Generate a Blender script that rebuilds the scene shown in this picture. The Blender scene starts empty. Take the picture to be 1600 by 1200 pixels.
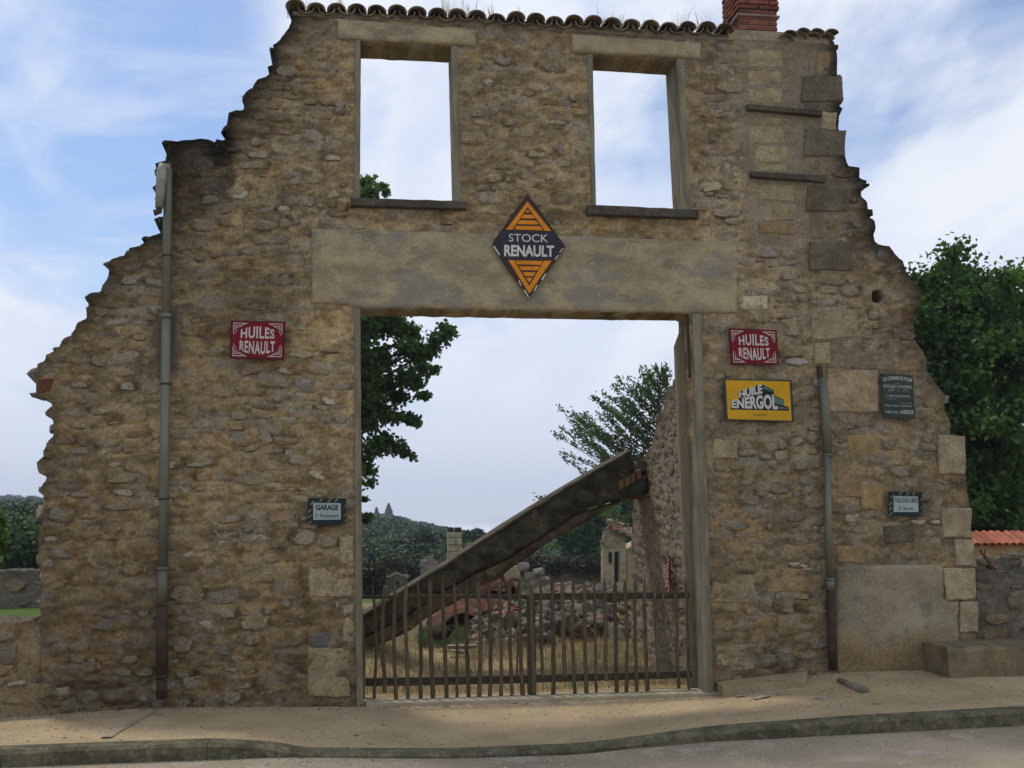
import bpy, bmesh, math, random
import numpy as np
from mathutils import Vector, Matrix, noise as mnoise
from mathutils.geometry import tessellate_polygon
random.seed(7); RNG = np.random.default_rng(7)
sc = bpy.context.scene
COL = sc.collection
R = math.radians

# ------------------------------------------------------------------ camera
FPX = 1600.0
YAW, PIT, ROLL = R(7.5), R(7.4), R(-0.6)
CAM = np.array([0.0, -10.0, 1.80])
_f = np.array([math.sin(YAW)*math.cos(PIT), math.cos(YAW)*math.cos(PIT), math.sin(PIT)])
_r0 = np.array([math.cos(YAW), -math.sin(YAW), 0.0]); _u0 = np.cross(_r0, _f)
_r = _r0*math.cos(ROLL)+_u0*math.sin(ROLL); _u = _u0*math.cos(ROLL)-_r0*math.sin(ROLL)
cd = bpy.data.cameras.new('camera'); cam = bpy.data.objects.new('camera', cd); COL.objects.link(cam)
cd.sensor_width = 36; cd.lens = 36.0*FPX/1600; cd.clip_end = 3000; cd.clip_start = 0.05
m = Matrix(((_r[0], _u[0], -_f[0], CAM[0]), (_r[1], _u[1], -_f[1], CAM[1]), (_r[2], _u[2], -_f[2], CAM[2]), (0, 0, 0, 1)))
cam.matrix_world = m
sc.camera = cam

# ------------------------------------------------------------------ sky, sun, exposure
SUN_EL, SUN_AZ = 64.0, -35.0        # azimuth from +Y, negative = to the left
sc.view_settings.view_transform = 'Standard'; sc.view_settings.look = 'None'
sc.view_settings.gamma = 1; sc.view_settings.exposure = 0.12; sc.view_settings.use_curve_mapping = False
w = bpy.data.worlds.new('World'); sc.world = w; w.use_nodes = True
nt = w.node_tree; nt.nodes.clear()
def N(nt, t, **kw):
    n = nt.nodes.new(t)
    for k, v in kw.items():
        if k.startswith('i_'):
            n.inputs[k[2:].replace('_', ' ')].default_value = v
        else: setattr(n, k, v)
    return n
def L(nt, a, b): nt.links.new(a, b)
def math_(nt, op, a, b=None, clamp=False):
    n = nt.nodes.new('ShaderNodeMath'); n.operation = op; n.use_clamp = clamp
    for i, x in enumerate((a, b)):
        if x is None: continue
        if isinstance(x, (int, float)): n.inputs[i].default_value = x
        else: L(nt, x, n.inputs[i])
    return n.outputs[0]
def mixc(nt, fac, a, b, blend='MIX'):
    n = nt.nodes.new('ShaderNodeMix'); n.data_type = 'RGBA'; n.blend_type = blend
    for i, x in ((0, fac), (6, a), (7, b)):
        if isinstance(x, (int, float)): n.inputs[i].default_value = x
        elif isinstance(x, tuple): n.inputs[i].default_value = (*x[:3], 1)
        else: L(nt, x, n.inputs[i])
    return n.outputs[2]
def ramp(nt, fac, a, b):
    n = nt.nodes.new('ShaderNodeMapRange'); n.interpolation_type = 'SMOOTHSTEP'
    L(nt, fac, n.inputs[0]); n.inputs[1].default_value = a; n.inputs[2].default_value = b
    return n.outputs[0]
out = N(nt, 'ShaderNodeOutputWorld'); bg = N(nt, 'ShaderNodeBackground'); bg.inputs[1].default_value = 0.115
L(nt, bg.outputs[0], out.inputs[0])
sky = N(nt, 'ShaderNodeTexSky'); sky.sky_type = 'NISHITA'; sky.sun_disc = False
sky.sun_elevation = R(SUN_EL); sky.sun_rotation = R(SUN_AZ); sky.altitude = 300
sky.air_density = 1.2; sky.dust_density = 1.5; sky.ozone_density = 2.0
tc = N(nt, 'ShaderNodeTexCoord'); sep = N(nt, 'ShaderNodeSeparateXYZ'); L(nt, tc.outputs['Generated'], sep.inputs[0])
zz = math_(nt, 'ADD', math_(nt, 'MAXIMUM', sep.outputs[2], 0.0), 0.22)
cx = math_(nt, 'DIVIDE', sep.outputs[0], zz); cy = math_(nt, 'DIVIDE', sep.outputs[1], zz)
cmb = N(nt, 'ShaderNodeCombineXYZ'); L(nt, cx, cmb.inputs[0]); L(nt, cy, cmb.inputs[1])
mp = N(nt, 'ShaderNodeMapping'); L(nt, cmb.outputs[0], mp.inputs[0]); mp.inputs['Rotation'].default_value = (0, 0, R(38)); mp.inputs['Scale'].default_value = (1.0, 0.55, 1)
mp.inputs['Location'].default_value = (3.1, 1.7, 0)
n1 = N(nt, 'ShaderNodeTexNoise', i_Scale=2.1, i_Detail=10.0, i_Roughness=0.56, i_Distortion=0.25); L(nt, mp.outputs[0], n1.inputs['Vector'])
mp2 = N(nt, 'ShaderNodeMapping'); L(nt, cmb.outputs[0], mp2.inputs[0]); mp2.inputs['Rotation'].default_value = (0, 0, R(-28)); mp2.inputs['Scale'].default_value = (0.9, 2.3, 1)
n2 = N(nt, 'ShaderNodeTexNoise', i_Scale=2.4, i_Detail=9.0, i_Roughness=0.6, i_Distortion=0.6); L(nt, mp2.outputs[0], n2.inputs['Vector'])
n4 = N(nt, 'ShaderNodeTexNoise', i_Scale=0.55, i_Detail=2.0); L(nt, cmb.outputs[0], n4.inputs['Vector'])
side = ramp(nt, sep.outputs[0], -0.40, 0.35)
bias = math_(nt, 'ADD', math_(nt, 'MULTIPLY', side, 0.11), math_(nt, 'MULTIPLY', math_(nt, 'SUBTRACT', n4.outputs[0], .5), 0.25))
c1 = ramp(nt, math_(nt, 'ADD', n1.outputs[0], bias), 0.43, 0.62)
c2 = math_(nt, 'MULTIPLY', ramp(nt, math_(nt, 'ADD', n2.outputs[0], bias), 0.44, 0.70), 0.5)
low = math_(nt, 'SUBTRACT', 1.0, ramp(nt, sep.outputs[2], 0.02, 0.30))
cl = math_(nt, 'ADD', math_(nt, 'MULTIPLY', math_(nt, 'MAXIMUM', c1, c2), 0.90), math_(nt, 'MULTIPLY', low, 0.75), True)
n3 = N(nt, 'ShaderNodeTexNoise', i_Scale=3.4, i_Detail=7.0, i_Roughness=0.55); L(nt, mp.outputs[0], n3.inputs['Vector'])
cc = mixc(nt, ramp(nt, n3.outputs[0], 0.35, 0.65), (5.9, 6.5, 7.9), (7.7, 7.9, 8.3))
cc = mixc(nt, low, cc, (6.3, 6.9, 8.1))
skyb = mixc(nt, 1.0, sky.outputs[0], (0.88, 0.97, 1.10), 'MULTIPLY')
L(nt, mixc(nt, cl, skyb, cc), bg.inputs[0])

sd = bpy.data.lights.new('sun', 'SUN'); so = bpy.data.objects.new('sun', sd); COL.objects.link(so)
sd.energy = 1.7; sd.angle = R(8); sd.color = (1.0, 0.94, 0.85)
az = R(SUN_AZ); el = R(SUN_EL)
sdir = Vector((math.sin(az)*math.cos(el), math.cos(az)*math.cos(el), math.sin(el)))
so.rotation_euler = sdir.to_track_quat('Z', 'Y').to_euler(); so.location = (0, 0, 30)

# ------------------------------------------------------------------ helpers
def at(px, py, Y=0.0):
    d = _f+_r*(px-800)/FPX-_u*(py-600)/FPX
    return CAM+d*((Y-CAM[1])/d[1])
def proj(p):
    v = np.asarray(p, float)-CAM; k = v@_f
    return 800+FPX*(v@_r)/k, 600-FPX*(v@_u)/k
def V2(px, py, Y=0.0):
    p = at(px, py, Y); return (p[0], p[2])

def _hash(ix, iy, s):
    h = (ix.astype(np.int64)*374761393+iy.astype(np.int64)*668265263+s*974711) & 0x7fffffff
    h = ((h ^ (h >> 13))*1274126177) & 0x7fffffff
    return ((h ^ (h >> 16)) & 0xffff)/65535.0
def vn(x, y, s=0):
    x = np.asarray(x, float); y = np.asarray(y, float)
    ix = np.floor(x); iy = np.floor(y); fx = x-ix; fy = y-iy
    fx = fx*fx*(3-2*fx); fy = fy*fy*(3-2*fy)
    a = _hash(ix, iy, s); b = _hash(ix+1, iy, s); c = _hash(ix, iy+1, s); d = _hash(ix+1, iy+1, s)
    return (a*(1-fx)+b*fx)*(1-fy)+(c*(1-fx)+d*fx)*fy
def fbm(x, y, s=0, o=4, g=0.5):
    t = 0; a = 1; k = 0
    for i in range(o):
        t = t+a*vn(x*2**i, y*2**i, s+i*17); k += a; a *= g
    return t/k

def ofs(p):
    v = np.zeros(3)
    while p is not None:
        v += np.array(p.location); p = p.parent
    return v
def meshdata(name, verts, faces, mat, cols=None, smooth=False):
    me = bpy.data.meshes.new(name)
    verts = np.asarray(verts, float)
    me.from_pydata(verts.tolist() if len(verts) < 20000 else verts, [], faces)
    if isinstance(mat, (list, tuple)):
        for q in mat: me.materials.append(q)
    else: me.materials.append(mat)
    if cols is not None:
        ca = me.color_attributes.new('Col', 'FLOAT_COLOR', 'POINT')
        c = np.ones((len(verts), 4)); c[:, :3] = cols
        ca.data.foreach_set('color', c.ravel())
    if smooth: me.shade_smooth()
    me.update()
    return me
def link(name, me, parent=None, loc=None):
    o = bpy.data.objects.new(name, me); COL.objects.link(o)
    if parent is not None: o.parent = parent
    if loc is not None: o.location = loc
    return o
def obj(name, verts, faces, mat, parent=None, cols=None, smooth=False, base=None):
    """verts in world space; a child is stored relative to its thing, a top-level one relative to base"""
    verts = np.asarray(verts, float)
    if parent is not None: verts = verts-ofs(parent); return link(name, meshdata(name, verts, faces, mat, cols, smooth), parent)
    if base is not None: verts = verts-np.asarray(base, float)
    return link(name, meshdata(name, verts, faces, mat, cols, smooth), None, base)
def tag(o, label=None, cat=None, group=None, kind=None):
    if label: o['label'] = label
    if cat: o['category'] = cat
    if group: o['group'] = group
    if kind: o['kind'] = kind
    return o
def thing(name, label, cat, loc, group=None):
    o = bpy.data.objects.new(name, None); COL.objects.link(o); o.location = tuple(float(v) for v in loc); o.empty_display_size = .2
    return tag(o, label, cat, group)

class MB:
    def __init__(s): s.v = []; s.f = []; s.c = []
    def add(s, v, f, c=None):
        n = len(s.v); s.v += [tuple(map(float, q)) for q in v]; s.f += [tuple(i+n for i in q) for q in f]
        s.c += [c or (1, 1, 1)]*len(v)
    def box(s, x0, x1, y0, y1, z0, z1, c=None):
        s.add([(x0, y0, z0), (x1, y0, z0), (x1, y1, z0), (x0, y1, z0), (x0, y0, z1), (x1, y0, z1), (x1, y1, z1), (x0, y1, z1)],
              [(0, 3, 2, 1), (4, 5, 6, 7), (0, 1, 5, 4), (1, 2, 6, 5), (2, 3, 7, 6), (3, 0, 4, 7)], c)
    def prism(s, pts, y0, y1, c=None, bev=0.0):
        """pts (x,z) outline; front at y0, back y1"""
        pts = list(pts)
        ar = sum(pts[i][0]*pts[(i+1) % len(pts)][1]-pts[(i+1) % len(pts)][0]*pts[i][1] for i in range(len(pts)))
        if ar < 0: pts.reverse()
        n = len(pts)
        if bev > 0:
            cx = sum(p[0] for p in pts)/n; cz = sum(p[1] for p in pts)/n
            inn = []
            for (x, z) in pts:
                dx, dz = cx-x, cz-z; inn.append((x+math.copysign(min(bev, abs(dx)), dx), z+math.copysign(min(bev, abs(dz)), dz)))
            v = [(x, y0, z) for x, z in inn]+[(x, y0+bev, z) for x, z in pts]+[(x, y1, z) for x, z in pts]
            f = [tuple(range(n))]+[(i, i+n, (i+1) % n+n, (i+1) % n) for i in range(n)]+[(i+n, i+2*n, (i+1) % n+2*n, (i+1) % n+n) for i in range(n)]+[tuple(range(3*n-1, 2*n-1, -1))]
        else:
            v = [(x, y0, z) for x, z in pts]+[(x, y1, z) for x, z in pts]
            f = [tuple(range(n))]+[(i, i+n, (i+1) % n+n, (i+1) % n) for i in range(n)]+[tuple(range(2*n-1, n-1, -1))]
        s.add(v, f, c)
    def tube(s, pts, rad, seg=10, c=None, cap=True):
        pts = [Vector(p) for p in pts]; rs = rad if isinstance(rad, (list, tuple)) else [rad]*len(pts)
        v = []; f = []; prev = None
        for i, p in enumerate(pts):
            t = (pts[min(i+1, len(pts)-1)]-pts[max(i-1, 0)]).normalized()
            a = prev if prev is not None else (Vector((0, 1, 0)) if abs(t.y) < .9 else Vector((1, 0, 0)))
            b = t.cross(a).normalized(); a = b.cross(t).normalized(); prev = a
            for k in range(seg):
                q = 2*math.pi*k/seg; v.append(p+(a*math.cos(q)+b*math.sin(q))*rs[i])
        for i in range(len(pts)-1):
            for k in range(seg):
                k2 = (k+1) % seg; f.append((i*seg+k, i*seg+k2, (i+1)*seg+k2, (i+1)*seg+k))
        if cap: f.append(tuple(range(seg-1, -1, -1))); f.append(tuple((len(pts)-1)*seg+k for k in range(seg)))
        s.add(v, f, c)
    def build(s, name, mat, parent=None, base=None, smooth=False, attr=False):
        return obj(name, s.v, s.f, mat, parent, s.c if attr else None, smooth, base)

# ------------------------------------------------------------------ materials
def M(name, col, col2=None, rough=0.9, scale=4, mix=(0.35, 0.65), var=0.25, vscale=30, bump=0.4, bscale=80, attr=False, metal=0.0, spots=None, rnd=0.0, spec=0.12, bdist=0.01, stretch=None):
    col = tuple(col); col2 = tuple(col2) if col2 else tuple(x*.75 for x in col)
    if not name.endswith(('enamel', 'rim', 'plate', 'border', 'lettering', 'tile', 'mortar', 'rubble_stone')): col, col2 = [(q[0]*1.05, q[1], q[2]*.80) for q in (col, col2)]
    mt = bpy.data.materials.new(name); mt.use_nodes = True; t = mt.node_tree
    b = t.nodes['Principled BSDF']; g = N(t, 'ShaderNodeNewGeometry')
    vec = g.outputs['Position']
    if stretch:
        mpp = N(t, 'ShaderNodeMapping'); mpp.inputs['Scale'].default_value = stretch; L(t, vec, mpp.inputs[0]); vec = mpp.outputs[0]
    na = N(t, 'ShaderNodeTexNoise', i_Scale=scale, i_Detail=6.0, i_Roughness=0.6); L(t, vec, na.inputs['Vector'])
    nb = N(t, 'ShaderNodeTexNoise', i_Scale=vscale, i_Detail=5.0, i_Roughness=0.7); L(t, vec, nb.inputs['Vector'])
    c = mixc(t, ramp(t, na.outputs[0], *mix), tuple(col), tuple(col2 or [x*0.75 for x in col]))
    vv = N(t, 'ShaderNodeMapRange'); L(t, nb.outputs[0], vv.inputs[0]); vv.inputs[1].default_value = .25; vv.inputs[2].default_value = .75; vv.inputs[3].default_value = 1-var; vv.inputs[4].default_value = 1+var
    c = mixc(t, 1.0, c, vv.outputs[0], 'MULTIPLY')
    if attr:
        a = N(t, 'ShaderNodeAttribute'); a.attribute_name = 'Col'; c = mixc(t, 1.0, c, a.outputs['Color'], 'MULTIPLY')
    if rnd:
        oi = N(t, 'ShaderNodeObjectInfo'); rr = N(t, 'ShaderNodeMapRange'); L(t, oi.outputs['Random'], rr.inputs[0]); rr.inputs[3].default_value = 1-rnd; rr.inputs[4].default_value = 1+rnd
        c = mixc(t, 1.0, c, rr.outputs[0], 'MULTIPLY')
    for (sc_, a0, a1, scol, st) in (spots or []):
        ns = N(t, 'ShaderNodeTexNoise', i_Scale=sc_, i_Detail=5.0, i_Roughness=0.65); L(t, vec, ns.inputs['Vector'])
        c = mixc(t, math_(t, 'MULTIPLY', ramp(t, ns.outputs[0], a0, a1), st), c, scol)
    L(t, c, b.inputs['Base Color']); b.inputs['Roughness'].default_value = rough; b.inputs['Metallic'].default_value = metal
    b.inputs['Specular IOR Level'].default_value = spec
    if bump:
        nc = N(t, 'ShaderNodeTexNoise', i_Scale=bscale, i_Detail=6.0, i_Roughness=0.65); L(t, vec, nc.inputs['Vector'])
        bp = N(t, 'ShaderNodeBump'); bp.inputs['Strength'].default_value = bump; bp.inputs['Distance'].default_value = bdist
        L(t, nc.outputs[0], bp.inputs['Height']); L(t, bp.outputs[0], b.inputs['Normal'])
    return mt
def leafmat(name, col, col2, trans=0.35):
    mt = bpy.data.materials.new(name); mt.use_nodes = True; t = mt.node_tree; t.nodes.clear()
    o = N(t, 'ShaderNodeOutputMaterial'); a = N(t, 'ShaderNodeAttribute'); a.attribute_name = 'Col'
    g = N(t, 'ShaderNodeNewGeometry'); na = N(t, 'ShaderNodeTexNoise', i_Scale=1.3, i_Detail=3.0); L(t, g.outputs['Position'], na.inputs['Vector'])
    c = mixc(t, ramp(t, na.outputs[0], .35, .65), col, col2); c = mixc(t, 1.0, c, a.outputs['Color'], 'MULTIPLY')
    d = N(t, 'ShaderNodeBsdfPrincipled'); L(t, c, d.inputs['Base Color']); d.inputs['Roughness'].default_value = .55; d.inputs['Specular IOR Level'].default_value = .25
    tr = N(t, 'ShaderNodeBsdfTranslucent'); L(t, mixc(t, 1.0, c, (1.2, 1.3, .6), 'MULTIPLY'), tr.inputs[0])
    mx = N(t, 'ShaderNodeMixShader'); mx.inputs[0].default_value = trans; L(t, d.outputs[0], mx.inputs[1]); L(t, tr.outputs[0], mx.inputs[2]); L(t, mx.outputs[0], o.inputs[0])
    return mt

MORT = M('lime_mortar', (1, 1, 1), (.84, .78, .70), scale=5, var=.42, vscale=30, bump=1.0, bscale=55, attr=True, bdist=.03, spots=[(16, .56, .68, (.10, .07, .04), .45), (38, .58, .68, (.06, .04, .025), .55), (26, .62, .72, (.36, .30, .21), .45), (150, .60, .70, (.40, .34, .25), .3)])
STONE = M('rubble_stone', (1, 1, 1), (.80, .74, .66), scale=9, var=.42, vscale=34, bump=1.0, bscale=45, attr=True, bdist=.03, spots=[(20, .58, .72, (.40, .38, .33), .35), (48, .60, .70, (.05, .042, .03), .5)])
BLOCK = M('dressed_stone', (1, 1, 1), (.72, .66, .58), scale=6, var=.36, vscale=34, bump=.9, bscale=55, attr=True, bdist=.02, spots=[(9, .54, .70, (.08, .07, .055), .5), (70, .63, .72, (.5, .48, .42), .5)])
CONC = M('old_concrete', (.38, .325, .235), (.25, .215, .155), scale=2.4, var=.25, vscale=26, bump=.5, bscale=60, spots=[(2.2, .52, .66, (.13, .12, .10), .6), (1.2, .52, .62, (.22, .215, .20), .5), (9, .58, .70, (.46, .42, .34), .4), (30, .58, .68, (.09, .08, .06), .4), (60, .66, .74, (.6, .57, .5), .5)], stretch=(1, 1, 1.8))
CONCD = M('dark_concrete', (.10, .09, .078), (.055, .05, .045), scale=5, var=.3, bump=.5, spots=[(40, .62, .7, (.4, .39, .34), .5)])
CONCJ = M('jamb_concrete', (.24, .22, .18), (.15, .138, .11), scale=4, var=.15, bump=.3, spots=[(7, .55, .7, (.14, .13, .11), .5)], stretch=(3, 3, .6))
RENDER = M('speckled_render', (.33, .295, .235), (.23, .20, .15), scale=2.5, var=.2, vscale=50, bump=.7, bscale=60, attr=True, spots=[(34, .53, .63, (.42, .40, .35), .35), (80, .6, .7, (.45, .43, .38), .4), (5, .55, .7, (.13, .12, .105), .55)])
TILE = M('clay_tile_mossy', (.25, .205, .155), (.11, .098, .08), scale=9, var=.35, bump=.6, rnd=.3, spots=[(30, .6, .7, (.27, .25, .2), .5)])
TILER = M('red_clay_tile', (.44, .15, .085), (.33, .12, .07), scale=5, var=.2, bump=.4, rnd=.18, spots=[(6, .6, .75, (.30, .20, .14), .5)])
BRICK = M('red_brick', (.23, .075, .052), (.15, .055, .042), scale=12, var=.25, bump=.5, rnd=.28, spots=[(14, .6, .75, (.16, .12, .10), .5)])
BMORT = M('brick_mortar', (.26, .22, .18), scale=20, bump=.4)
ZINC = M('zinc_pipe', (.185, .195, .18), (.13, .14, .13), rough=.5, metal=.35, scale=3, var=.08, bump=.1, stretch=(1, 1, .4))
ZINCL = M('pale_zinc', (.30, .31, .29), (.20, .21, .20), rough=.5, metal=.3, scale=5, var=.1, bump=.1)
IRON = M('brown_cast_iron', (.07, .05, .042), (.045, .035, .03), rough=.7, scale=9, var=.25, bump=.4)
WOOD = M('weathered_wood', (.115, .092, .066), (.06, .05, .038), scale=8, var=.3, bump=.5, stretch=(8, 8, .8), bscale=30, rnd=.25)
WOODD = M('dark_weathered_wood', (.075, .062, .05), (.045, .038, .032), scale=8, var=.3, bump=.5, stretch=(.8, 8, 8), bscale=30)
WOODG = M('grey_jamb_board', (.25, .225, .175), (.17, .15, .115), scale=8, var=.2, bump=.4, stretch=(8, 8, .5), bscale=20)
SAND = M('sandy_pavement', (.44, .345, .245), (.34, .265, .185), scale=1.3, var=.32, vscale=40, bump=.9, bscale=55, bdist=.015, spots=[(55, .62, .70, (.60, .54, .43), .6), (40, .61, .70, (.14, .10, .07), .5), (.9, .55, .7, (.33, .26, .175), .55)])
ASPH = M('worn_asphalt', (.33, .285, .245), (.24, .21, .185), scale=1.1, var=.3, vscale=60, bump=.8, bscale=80, spots=[(3, .54, .68, (.42, .375, .31), .6), (60, .60, .68, (.52, .48, .40), .6), (45, .60, .68, (.10, .09, .08), .5)])
KERB = M('mottled_kerb_face', (.15, .135, .10), (.075, .072, .052), scale=6, var=.4, bump=.9, bscale=40, spots=[(14, .56, .68, (.26, .25, .16), .55), (40, .58, .68, (.04, .04, .03), .5)])  # kerb face colour, darker and more mottled than the top
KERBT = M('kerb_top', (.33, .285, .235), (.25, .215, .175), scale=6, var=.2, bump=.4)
GROUND = M('yard_ground', (1, 1, 1), (.8, .76, .7), scale=2, var=.3, vscale=18, bump=.8, bscale=30, attr=True, bdist=.04)
RUST = M('rusted_sheet', (.14, .062, .038), (.07, .034, .025), rough=.9, scale=5, var=.45, bump=.8, bscale=30, spots=[(9, .54, .68, (.22, .115, .075), .5), (5, .54, .68, (.05, .04, .035), .8)])
CHAR = M('charred_iron', (.025, .022, .02), (.05, .035, .03), scale=8, var=.3, bump=.5)
BARK = M('bark', (.10, .08, .06), (.06, .05, .04), scale=6, var=.3, bump=.8, stretch=(4, 4, .8), bscale=20)
PLASTER = M('pale_plaster', (.55, .47, .38), (.45, .38, .31), scale=2, var=.12, bump=.2)
VOIDM = M('dark_opening', (.03, .025, .02), bump=0)

# ------------------------------------------------------------------ ground profiles
base_px = [(-400, 1136), (0, 1122), (245, 1106), (553, 1104), (830, 1096), (1112, 1086), (1295, 1050), (1481, 1046), (1700, 1040)]
BX = [at(*p)[0] for p in base_px]; BZ = [at(*p)[2] for p in base_px]
BX = [-60]+BX+[60]; BZ = [BZ[0]]+BZ+[BZ[-1]]
KY = -2.05
kt = [(-300, 1186), (0, 1173), (330, 1161), (420, 1166), (480, 1176), (700, 1177), (905, 1169), (985, 1160), (1120, 1141), (1350, 1124), (1600, 1110), (1800, 1102)]
kb = [(-300, 1212), (0, 1199), (330, 1188), (420, 1184), (480, 1183), (700, 1186), (905, 1179), (985, 1170), (1120, 1159), (1350, 1147), (1600, 1134), (1800, 1126)]
KX = [at(*p, KY)[0] for p in kt]; KZ = [at(*p, KY)[2] for p in kt]
KBX = [at(*p, KY)[0] for p in kb]; KBZ = [at(*p, KY)[2] for p in kb]
KX = [-60]+KX+[60]; KZ = [KZ[0]]+KZ+[KZ[-1]]; KBX = [-60]+KBX+[60]; KBZ = [KBZ[0]]+KBZ+[KBZ[-1]]
def zbase(x): return np.interp(x, BX, BZ)
def zkt(x): return np.interp(x, KX, KZ)
def zkb(x): return np.interp(x, KBX, KBZ)
def zpav(x, y):
    t = np.clip((np.asarray(y)-KY-.16)/(-KY-.16), 0, 1); t = t*t*(3-2*t)*.5+t*.5
    return zkt(x)*(1-t)+zbase(x)*t
def terrain(x, y):
    x = np.asarray(x, float); y = np.asarray(y, float)
    zb = zbase(x); t = np.clip((y-.45)/3.5, 0, 1); z = zb*(1-t)+0.02*t
    z = z+.10*np.exp(-((y-4)/2.5)**2)*np.clip((x-1)/2, 0, 1)
    z = z+.13*np.clip((-3.6-x)/1.5, 0, 1)*np.clip((y-1)/3, 0, 1)
    z = z+.30*np.exp(-((y-2.4)/1.1)**2)*np.clip((.75-x)/.8, 0, 1)*np.clip((x+3)/1, 0, 1)
    z = z+t*.10*(fbm(x*.6+9, y*.6, 3)-.5)
    z = z-np.clip((y-14)/30, 0, 1)*3.2*(1/(1+np.exp(-(x+6)/2.5)))
    far = np.clip((y-120)/260, 0, 1); far = far*far*(3-2*far)
    hh = 1.5*np.exp(-(x/25)**2)+7*np.exp(-((x+170)/85)**2)+2*(fbm(x*.02, y*.02, 5)-.5)-11*np.clip((x-5)/50, 0, 1)
    return z+far*hh-np.clip(y-430, 0, 2000)*.03

def gridmesh(xs, ys, zf):
    X, Y = np.meshgrid(xs, ys); Z = zf(X, Y)
    v = np.stack([X.ravel(), Y.ravel(), Z.ravel()], 1); nx = len(xs); f = []
    for j in range(len(ys)-1):
        for i in range(nx-1): a = j*nx+i; f.append((a, a+1, a+nx+1, a+nx))
    return v, f
def spaced(segs):
    o = []
    for a, b, n in segs: o += list(np.linspace(a, b, n, endpoint=False))
    return np.array(o+[segs[-1][1]])
xs = spaced([(-60, -6, 30), (-6, 9, 300), (9, 60, 28)])
ys = np.linspace(KY+.16, .45, 54)
def zp(X, Y): return zpav(X, Y)+.014*(fbm(X*3, Y*3, 11)-.5)+.006*(fbm(X*14, Y*14, 12)-.5)*np.clip((Y-KY-.2)*4, 0, 1)
v, f = gridmesh(xs, ys, zp)
tag(obj('pavement', v, f, SAND, smooth=True), 'sandy gravel pavement in front of the ruined facade', kind='structure')
# kerb with individual stones
kerb = tag(thing('kerb', 'weathered kerb dipping in front of the gate', None, (0, KY, 0)), kind='structure')
del kerb['label']; kerb['label'] = 'weathered concrete kerb that dips in front of the gate'
x = -9.0
while x < 10:
    L_ = 2.2+random.random()*.8; a, b = x+.0015, x+L_-.0015; sub = 22
    xx = np.linspace(a, b, sub+1); v = []; f = []
    for q in xx:
        zt = float(zkt(q)); zb_ = float(zkb(q))-.05; dy = .004*random.random()
        dz_ = .008*random.random(); v += [(q, KY+dy, zb_), (q, KY-.004+dy, zt-.02-dz_), (q, KY+.018+dy+dz_, zt+.002-dz_*.5), (q, KY+.16, zt+.004), (q, KY+.16, zb_)]
    for i in range(sub):
        for k in range(4): f.append((i*5+k, i*5+k+5, i*5+k+6, i*5+k+1)[::-1])
    f.append((0, 1, 2, 3, 4)); f.append(tuple(sub*5+k for k in (4, 3, 2, 1, 0)))
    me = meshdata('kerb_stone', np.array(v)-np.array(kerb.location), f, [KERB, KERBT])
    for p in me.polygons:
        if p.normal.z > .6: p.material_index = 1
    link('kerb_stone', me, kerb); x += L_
xs = spaced([(-80, -8, 20), (-8, 10, 90), (10, 80, 20)]); ys = spaced([(-30, -6, 12), (-6, KY+.05, 50)])
v, f = gridmesh(xs, ys, lambda X, Y: zkb(X)*np.clip(1-(KY-Y)/12, 0, 1)+.008*(fbm(X*2, Y*2, 21)-.5)+.03*np.clip((KY-Y)/3, 0, 1))
tag(obj('road', v, f, ASPH, smooth=True), 'worn grey asphalt road along the kerb', kind='structure')
xs = spaced([(-900, -60, 40), (-60, -8, 40), (-8, 10, 120), (10, 60, 40), (60, 900, 40)])
ys = spaced([(.38, 8, 72), (8, 30, 50), (30, 120, 40), (120, 420, 50), (420, 1500, 12)])
X, Y = np.meshgrid(xs, ys); Z = terrain(X, Y); v = np.stack([X.ravel(), Y.ravel(), Z.ravel()], 1); nx = len(xs); f = []
for j in range(len(ys)-1):
    for i in range(nx-1): a = j*nx+i; f.append((a, a+1, a+nx+1, a+nx))
dry = np.array([.36, .28, .17]); grn = np.array([.085, .15, .035]); dirt = np.array([.30, .23, .15])
n_ = fbm(v[:, 0]*.9, v[:, 1]*.9, 31); n2_ = fbm(v[:, 0]*2.5, v[:, 1]*2.5, 33)
t = np.clip((v[:, 1]-9)/4+(n_-.5)*3, 0, 1)
t = np.maximum(t, (v[:, 0] < -4.5)*np.clip((v[:, 1]-1)/2, 0, 1))
c = dry*(1-t[:, None])+grn*t[:, None]
k = np.clip((n2_-.55)*5, 0, 1)*(1-t); c = c*(1-k[:, None])+dirt*k[:, None]
tag(obj('ground', v, f, GROUND, cols=c, smooth=True), 'dry yard and grass field rising to wooded hills', kind='structure')

# ------------------------------------------------------------------ rubble wall generator
def rock_mesh_pts(rx, ry, rz, seed, n=16):
    rg = random.Random(seed); pts = []
    for i in range(n):
        a = [rg.uniform(-1, 1) for _ in range(3)]; mx = max(abs(q) for q in a)
        k = rg.uniform(.78, 1.0)/mx
        p = [q*k for q in a]; l = math.sqrt(sum(q*q for q in p)); s = min(1, 1.32/l)
        pts.append((p[0]*rx*s, p[1]*ry*s, p[2]*rz*s))
    bm = bmesh.new()
    for p in pts: bm.verts.new(p)
    r = bmesh.ops.convex_hull(bm, input=bm.verts)
    bmesh.ops.delete(bm, geom=[g for g in r['geom_interior'] if isinstance(g, bmesh.types.BMVert)], context='VERTS')
    bm.verts.ensure_lookup_table(); bm.faces.ensure_lookup_table(); bm.verts.index_update()
    v = [tuple(q.co) for q in bm.verts]; f = [tuple(q.index for q in fc.verts) for fc in bm.faces]; bm.free()
    return v, f
ROCKS = [rock_mesh_pts(1, 1, 1, 100+i, 15+i % 5) for i in range(24)]

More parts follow.
